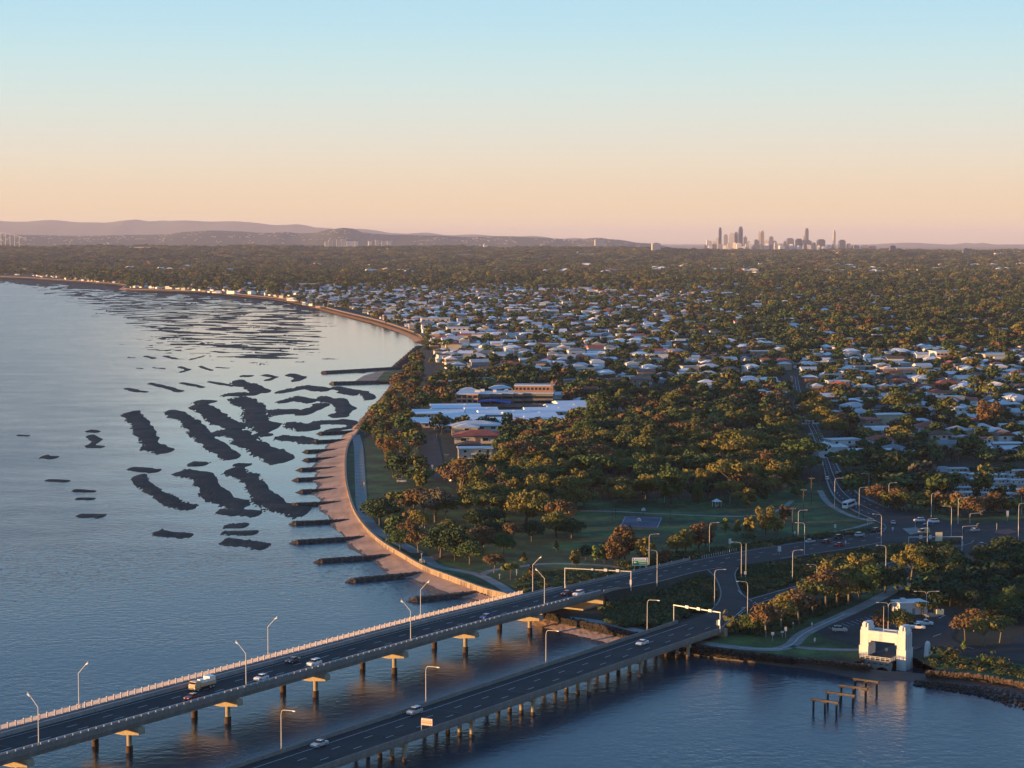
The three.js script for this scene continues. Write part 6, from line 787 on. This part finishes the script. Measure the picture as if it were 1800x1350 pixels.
function signal(u, v, hp, arm, label) { const o = thing('traffic_light', label, 'traffic light', G(u, v, 3.1), 0, 'traffic lights of the junction'); if (arm) { mesh('pole', tube([V(0, 0, 0), V(0, hp - 0.8, 0), V(0.3, hp - 0.1, 0), V(arm, hp + 0.2, 0)], 0.1, 14, 6), poleMat, o); mesh('signal_head', box(0.7, 1.4, 0.4, arm, hp + 0.2, 0.2), M.black, o); mesh('target_board', box(0.9, 1.6, 0.05, arm, hp + 0.2, 0.02), M.white, o); } else mesh('pole', rod(V(0, 0, 0), V(0, hp, 0), 0.08, 0.07), poleMat, o); mesh('signal_head', box(0.4, 1.1, 0.36, 0.2, hp * 0.62, 0.1), M.black, o); }
signal(1705, 920, 4.2, 4.8, 'traffic light on a long arm across the far side of the junction'); signal(1692, 946, 4.8, 6, 'traffic light on a pink-lit arm above the gantry'); signal(1609, 930, 3.4, 0, 'low traffic light on the slip lane island'); signal(1752, 934, 3.4, 0, 'traffic light on the red paved island'); signal(1790, 950, 6, 0, 'traffic light at the right edge of the junction'); signal(1311, 1015, 12, 0, 'tall slim camera pole at the slip road nose');
{ const gr = thing('guard_posts', 'row of white guide posts along the park side of the upper road', 'guide posts', G(1260, 978, 4.6)); const a = px([[1234, 981, 5.0], [1294, 968, 4.4]]); for (let i = 0; i < 16; i++) { const p = a[0].clone().lerp(a[1], i / 15).sub(gr.position); mesh('guide_post', box(0.16, 1.1, 0.16, p.x, p.y + 0.4, p.z), M.white, gr); }
  const gb = thing('concrete_barrier', 'concrete road barrier running on from the higher bridge', 'barrier', farA[0].clone()); const bl = spline(farA.slice(0, 2).concat([G(1212, 985, 5.3)]), 20).map((p) => p.sub(gb.position)); mesh('barrier_wall', sweep(bl, [[-0.1, 0], [0.05, 0.9], [0.3, 0.9], [0.45, 0]]), M.concrete, gb); const fp = sides(bl); bl.forEach((p, i) => i % 2 || mesh('rail_post', box(0.1, 0.5, 0.1, p.x, p.y + 1.1, p.z), M.galv, gb)); }
// ---------------------------------------------------------------- vehicles
const PAINT = {}; for (const [n, r, g, b] of [['white', 0.72, 0.72, 0.72], ['silver', 0.42, 0.43, 0.45], ['black', 0.015, 0.015, 0.018], ['dark grey', 0.06, 0.065, 0.07], ['red', 0.4, 0.02, 0.02], ['dark red', 0.14, 0.02, 0.025], ['blue', 0.03, 0.07, 0.25], ['tan', 0.5, 0.36, 0.22]]) PAINT[n] = new THREE.MeshPhysicalMaterial({ color: lin(r, g, b), roughness: 0.35, clearcoat: 0.6, clearcoatRoughness: 0.15 });
const tyre = new THREE.CylinderGeometry(0.33, 0.33, 0.24, 16).rotateX(Math.PI / 2), rim = new THREE.CylinderGeometry(0.2, 0.2, 0.26, 10).rotateX(Math.PI / 2), headMat = std(0.8, 0.8, 0.78, 0.2), tailMat = std(0.35, 0.01, 0.01, 0.3);
const ext = (pts, w, bev = 0.06) => { const g = new THREE.ExtrudeGeometry(new THREE.Shape(pts.map(([a, b]) => new THREE.Vector2(a, b))), { depth: w - bev * 2, bevelEnabled: true, bevelThickness: bev, bevelSize: bev, bevelSegments: 2, steps: 1 }); return g.translate(0, 0, -w / 2 + bev); };
const CARS = {
  hatch: [[[-1.95, 0.32], [1.95, 0.32], [2.02, 0.62], [1.75, 0.86], [0.85, 0.96], [-1.75, 0.98], [-2.02, 0.7]], [[-1.65, 0.94], [0.95, 0.94], [0.3, 1.42], [-1.25, 1.46]]],
  sedan: [[[-2.2, 0.3], [2.15, 0.3], [2.25, 0.6], [1.9, 0.82], [0.95, 0.92], [-1.4, 0.95], [-2.2, 0.9], [-2.28, 0.6]], [[-1.5, 0.9], [1.0, 0.9], [0.3, 1.38], [-0.85, 1.4]]],
  suv: [[[-2.15, 0.36], [2.15, 0.36], [2.22, 0.75], [1.95, 1.0], [1.0, 1.1], [-2.05, 1.14], [-2.2, 0.8]], [[-2.0, 1.08], [1.1, 1.08], [0.5, 1.66], [-1.75, 1.7]]],
  ute: [[[-2.5, 0.4], [2.4, 0.4], [2.45, 0.8], [2.2, 1.02], [1.25, 1.1], [-0.5, 1.12], [-0.55, 1.05], [-2.5, 1.05]], [[-0.5, 1.06], [1.35, 1.06], [0.75, 1.68], [-0.3, 1.72]]],
  van: [[[-2.4, 0.38], [2.3, 0.38], [2.4, 0.8], [2.1, 1.15], [-2.35, 1.2]], [[-2.35, 1.14], [2.05, 1.14], [1.3, 2.05], [-2.3, 2.1]]],
};
function carProto(kind) {
  const [b, c] = CARS[kind], w = kind === 'van' ? 1.9 : 1.8, o = new THREE.Group(), L = Math.max(...b.map((p) => p[0]));
  mesh('body', ext(b, w), PAINT.white, o);
  mesh('windows', ext(c, w - 0.24, 0.05), M.glass, o);
  const top = c.slice(2), y = Math.max(...c.map((p) => p[1])); mesh('roof', box(top[0][0] - top[1][0] - 0.05, 0.07, w - 0.34, (top[0][0] + top[1][0]) / 2 - 0.05, y + 0.045, 0), PAINT.white, o);
  mesh('pillars', merge([box(0.1, y - c[0][1], w - 0.2, c[0][0] + 0.5, (y + c[0][1]) / 2, 0), box(0.08, y - c[0][1], w - 0.2, -0.3, (y + c[0][1]) / 2, 0)]), PAINT.white, o);
  if (kind === 'van') mesh('side_panels', box(2.8, 0.8, w - 0.16, -0.85, 1.62, 0), PAINT.white, o);
  for (const x of [-L * 0.62, L * 0.62]) for (const z of [-w / 2 + 0.06, w / 2 - 0.06]) { const t = mesh('wheel', tyre, M.black, o); t.position.set(x, 0.33, z); mesh('rim', rim, M.steel, t); }
  for (const z of [-0.62, 0.62]) { mesh('headlight', box(0.1, 0.16, 0.34, L + 0.02, 0.68, z), headMat, o); mesh('tail_light', box(0.08, 0.18, 0.3, -L - 0.02, 0.78, z), tailMat, o); }
  return o;
}
const CP = Object.fromEntries(Object.keys(CARS).map((k) => [k, carProto(k)]));
function car(kind, paint, p, heading, label, group) { const o = CP[kind].clone(); o.name = numbered(kind === 'van' ? 'van' : kind === 'ute' ? 'utility_truck' : 'car'); scene.add(o); o.position.copy(p); o.rotation.y = heading; o.traverse((m) => { if (['body', 'roof', 'pillars', 'side_panels'].includes(m.name)) m.material = PAINT[paint]; }); tag(o, label, kind === 'van' ? 'van' : kind === 'ute' ? 'truck' : 'car', group); return o; }
const BACK = TURN + Math.PI;
car('hatch', 'white', onA(36, 4.2, 0.01), BACK, 'white hatchback in the near lane of the higher bridge', 'cars on the bridges'); car('suv', 'white', onA(57, 4.0, 0.01), BACK, 'white wagon behind the hatchback on the higher bridge', 'cars on the bridges'); car('sedan', 'dark grey', onA(57, 11.2, 0.01), BACK, 'dark grey car in the far lane of the higher bridge', 'cars on the bridges'); car('hatch', 'blue', onA(137, 3.8, 0.01), BACK, 'small blue car midway along the higher bridge', 'cars on the bridges'); car('sedan', 'dark red', onA(188, 7.4, 0.01), BACK, 'dark red car at the landward end of the higher bridge', 'cars on the bridges'); car('suv', 'white', onA(189, 3.6, 0.01), BACK, 'white car beside the dark red one at the bridge end', 'cars on the bridges'); car('hatch', 'dark red', onA(10, 4.0, 0.01), BACK, 'low dark red car beside the tan truck', 'cars on the bridges');
car('sedan', 'white', onB(104, 8.6, 0.01), BACK, 'white sedan on the lower bridge near the shore', 'cars on the bridges'); car('suv', 'silver', onB(1, 13, 0.01), BACK, 'silver wagon in the far lane of the lower bridge', 'cars on the bridges'); car('sedan', 'silver', onB(-36, 12.6, 0.01), BACK, 'silver sedan lowest on the lower bridge', 'cars on the bridges');
{ const t = thing('box_truck', 'tan sunlit truck in the middle lane of the higher bridge', 'truck', onA(19.5, 9.6, 0.01), BACK); mesh('chassis', box(7.8, 0.35, 1.9, -0.6, 0.75, 0), M.black, t); mesh('cab', ext([[1.6, 0.6], [3.4, 0.6], [3.5, 1.5], [3.0, 2.5], [1.6, 2.55]], 2.2), PAINT.tan, t); mesh('windscreen', box(0.5, 0.75, 1.9, 3.1, 2.0, 0).rotateZ(0.0), M.glass, t); mesh('tray', box(5.6, 0.9, 2.35, -1.4, 1.45, 0), PAINT.tan, t); mesh('load', merge([box(2.2, 1.2, 2.1, -3.0, 2.4, 0), box(2.0, 0.7, 1.9, -0.6, 2.2, 0.1)]), PAINT.white, t); for (const x of [2.4, -2.2, -3.2]) for (const z of [-1, 1]) { const q = mesh('wheel', tyre, M.black, t); q.position.set(x, 0.45, z); q.scale.set(1.4, 1.4, 1.2); mesh('rim', rim, M.steel, q); } for (const z of [-0.8, 0.8]) mesh('headlight', box(0.1, 0.2, 0.4, 3.5, 1.0, z), headMat, t); }
{ const P = G(1492, 892, 3.13), t = thing('bus', 'white city bus on the inland road', 'bus', P, 1.1); mesh('body', ext([[-5.6, 0.4], [5.6, 0.4], [5.7, 1.4], [5.5, 3.0], [-5.6, 3.05]], 2.5, 0.12), PAINT.white, t); mesh('side_windows', box(9.6, 0.95, 2.53, -0.3, 2.05, 0), M.glass, t); mesh('windscreen', box(0.2, 1.3, 2.2, 5.68, 1.95, 0), M.glass, t); mesh('rear_window', box(0.2, 0.9, 1.9, -5.66, 2.1, 0), M.glass, t); mesh('roof_unit', box(2.6, 0.3, 1.7, -2, 3.2, 0), M.white, t); for (const x of [-3.4, 3.6]) for (const z of [-1.15, 1.15]) { const q = mesh('wheel', tyre, M.black, t); q.position.set(x, 0.48, z); q.scale.setScalar(1.45); } }
const HA = (u, v, du, dv) => { const a = G(u, v, 3.2), b = G(u + du, v + dv, 3.2); return Math.atan2(-(b.z - a.z), b.x - a.x); };
const alongA = HA(1450, 955, 60, -9), alongB = HA(1550, 998, 60, -20), inland = HA(1455, 800, -10, -22);
for (const [kind, paint, u, v, h, head, label, group] of [
  ['sedan', 'silver', 1424, 954, 3.4, alongA, 'silver sedan at the tail of the queue on the upper road', 'q'], ['hatch', 'dark red', 1453, 955, 3.3, alongA, 'dark red hatchback in the queue on the upper road', 'q'], ['sedan', 'red', 1476, 960, 3.25, alongA, 'bright red sedan in the near lane of the upper road', 'q'], ['suv', 'black', 1475, 947, 3.25, alongA, 'black wagon in the far lane of the queue', 'q'], ['suv', 'silver', 1511, 943, 3.2, alongA, 'silver wagon ahead in the queue', 'q'], ['suv', 'black', 1541, 935, 3.15, alongA, 'black wagon first at the slip lane', 'q'],
  ['hatch', 'silver', 1570, 921, 3.13, inland, 'silver hatchback turning into the inland road', 'j'], ['suv', 'white', 1616, 917, 3.13, alongA + 2.6, 'white wagon leading the group at the junction', 'j'], ['hatch', 'blue', 1632, 924, 3.13, alongA + 2.6, 'blue hatchback behind the white wagon at the junction', 'j'], ['suv', 'white', 1641, 919, 3.13, alongA + 2.6, 'white car beside the blue hatchback at the junction', 'j'], ['van', 'tan', 1624, 938, 3.13, alongA + 2.9, 'tan sunlit van behind the gantry', 'j'], ['sedan', 'silver', 1714, 934, 3.13, alongA, 'silver sedan crossing the middle of the junction', 'j'], ['sedan', 'dark grey', 1726, 960, 3.13, alongB, 'dark grey car at the lower side of the junction', 'j'],
  ['hatch', 'white', 1454, 843, 3.13, inland, 'white hatchback stopped on the inland road', 'i'], ['sedan', 'silver', 1456, 801, 3.13, inland, 'silver car in the middle of the inland road', 'i'], ['suv', 'white', 1446, 787, 3.13, inland, 'white wagon on the inland road by the trees', 'i'], ['van', 'white', 1424, 769, 3.13, inland, 'white van on the inland road below the golden trees', 'i'], ['sedan', 'dark grey', 1472, 835, 3.13, inland + 3.1, 'dark grey car near the kerb of the inland road', 'i'], ['van', 'white', 1402, 718, 3.13, inland, 'white van farthest up the inland road', 'i'], ['sedan', 'silver', 1505, 1026, 3.3, alongB, 'silver car half hidden on the lower road', 'i'],
  ['suv', 'silver', 1476, 1110, 3.06, -0.05, 'silver wagon parked alone in the car park', 'p'], ['ute', 'white', 1612, 1106, 3.06, -0.2, 'white utility truck parked nearer the portal', 'p'], ['ute', 'white', 1626, 1099, 3.06, -0.2, 'white utility truck parked by the twin lamp', 'p'], ['hatch', 'black', 1602, 1101, 3.06, -0.2, 'black hatchback parked behind the portal', 'p'],
  ['suv', 'silver', 701, 840, 3.03, 0.15, 'silver wagon parked on the grass behind the sea wall', 'p'], ['suv', 'white', 706, 848, 3.03, 0.1, 'white wagon parked under trees behind the sea wall', 'p'], ['van', 'white', 742, 820, 3.03, 0.4, 'white van parked at the dead-end street edge', 'p'], ['suv', 'white', 797, 846, 3.06, 0.9, 'white car parked at the end of the dead-end street', 'p'], ['hatch', 'white', 734, 770, 3.06, 0.2, 'white hatchback parked at the head of the dead-end street', 'p'], ['sedan', 'white', 1304, 776, 3.03, 0.1, 'white sedan parked in the park wood clearing', 'p'], ['van', 'white', 1568, 850, 3.03, 0.1, 'white van parked in the trees above the junction', 'p'], ['hatch', 'dark grey', 1271, 717, 3.06, inland, 'dark car parked at the street end facing the wood', 'p'],
]) car(kind, paint, G(u, v, h + 0.02), head, label, { q: 'cars queuing on the upper road', j: 'cars at the junction', i: 'cars on the inland and lower roads', p: 'parked cars' }[group]);
// walkers on the seafront path
function walker(u, v, shirt, label) { const o = thing('person', label, 'person', G(u, v, LAND + 0.07), rr(-0.6, 0.6), 'walkers'); const b = merge([rod(V(0.09, 0, 0.12), V(0.08, 0.86, 0), 0.06, 0.09, 8), rod(V(-0.09, 0, -0.12), V(-0.08, 0.86, 0), 0.06, 0.09, 8), rod(V(0, 0.82, 0), V(0, 1.42, 0), 0.16, 0.2, 10), rod(V(0.22, 1.38, 0), V(0.27, 0.85, 0.1), 0.06, 0.04, 7), rod(V(-0.22, 1.38, 0), V(-0.27, 0.85, -0.1), 0.06, 0.04, 7), rod(V(0, 1.4, 0), V(0, 1.54, 0), 0.06, 0.06, 8), new THREE.SphereGeometry(0.12, 10, 8).scale(0.85, 1.1, 1).translate(0, 1.63, 0)]); mesh('body', b, shirt, o); mesh('hair', new THREE.SphereGeometry(0.125, 10, 6, 0, 6.3, 0, 1.5).scale(0.88, 1.1, 1.02).translate(0, 1.65, -0.01), M.black, o); }
walker(626, 848, std(0.06, 0.06, 0.09), 'person in dark clothes on the seafront path, left of two'); walker(636, 855, std(0.12, 0.05, 0.05), 'person in reddish clothes on the seafront path'); walker(637, 853, std(0.07, 0.07, 0.07), 'person in grey clothes on the seafront path, right of two');
// ---------------------------------------------------------------- labels: tell look-alikes apart by their order across the view
{
  const by = new Map(); for (const o of scene.children) if (o.userData.category && o.userData.kind !== 'stuff') { const k = o.userData.label; if (!by.has(k)) by.set(k, []); by.get(k).push(o); }
  for (const o of scene.children) { const w = o.userData.label?.split(' ') ?? []; if (w.length > 13) o.userData.label = o.userData.label.replace(/(single|two)-storey /, ''); }
  for (const list of by.values()) if (list.length > 1 && list.length <= 30) list.sort((a, b) => toUV(a.position)[0] - toUV(b.position)[0]).forEach((o, i) => { o.userData.label += `, ${NUM[i]} from left`; });
}
renderer.render(scene, camera);
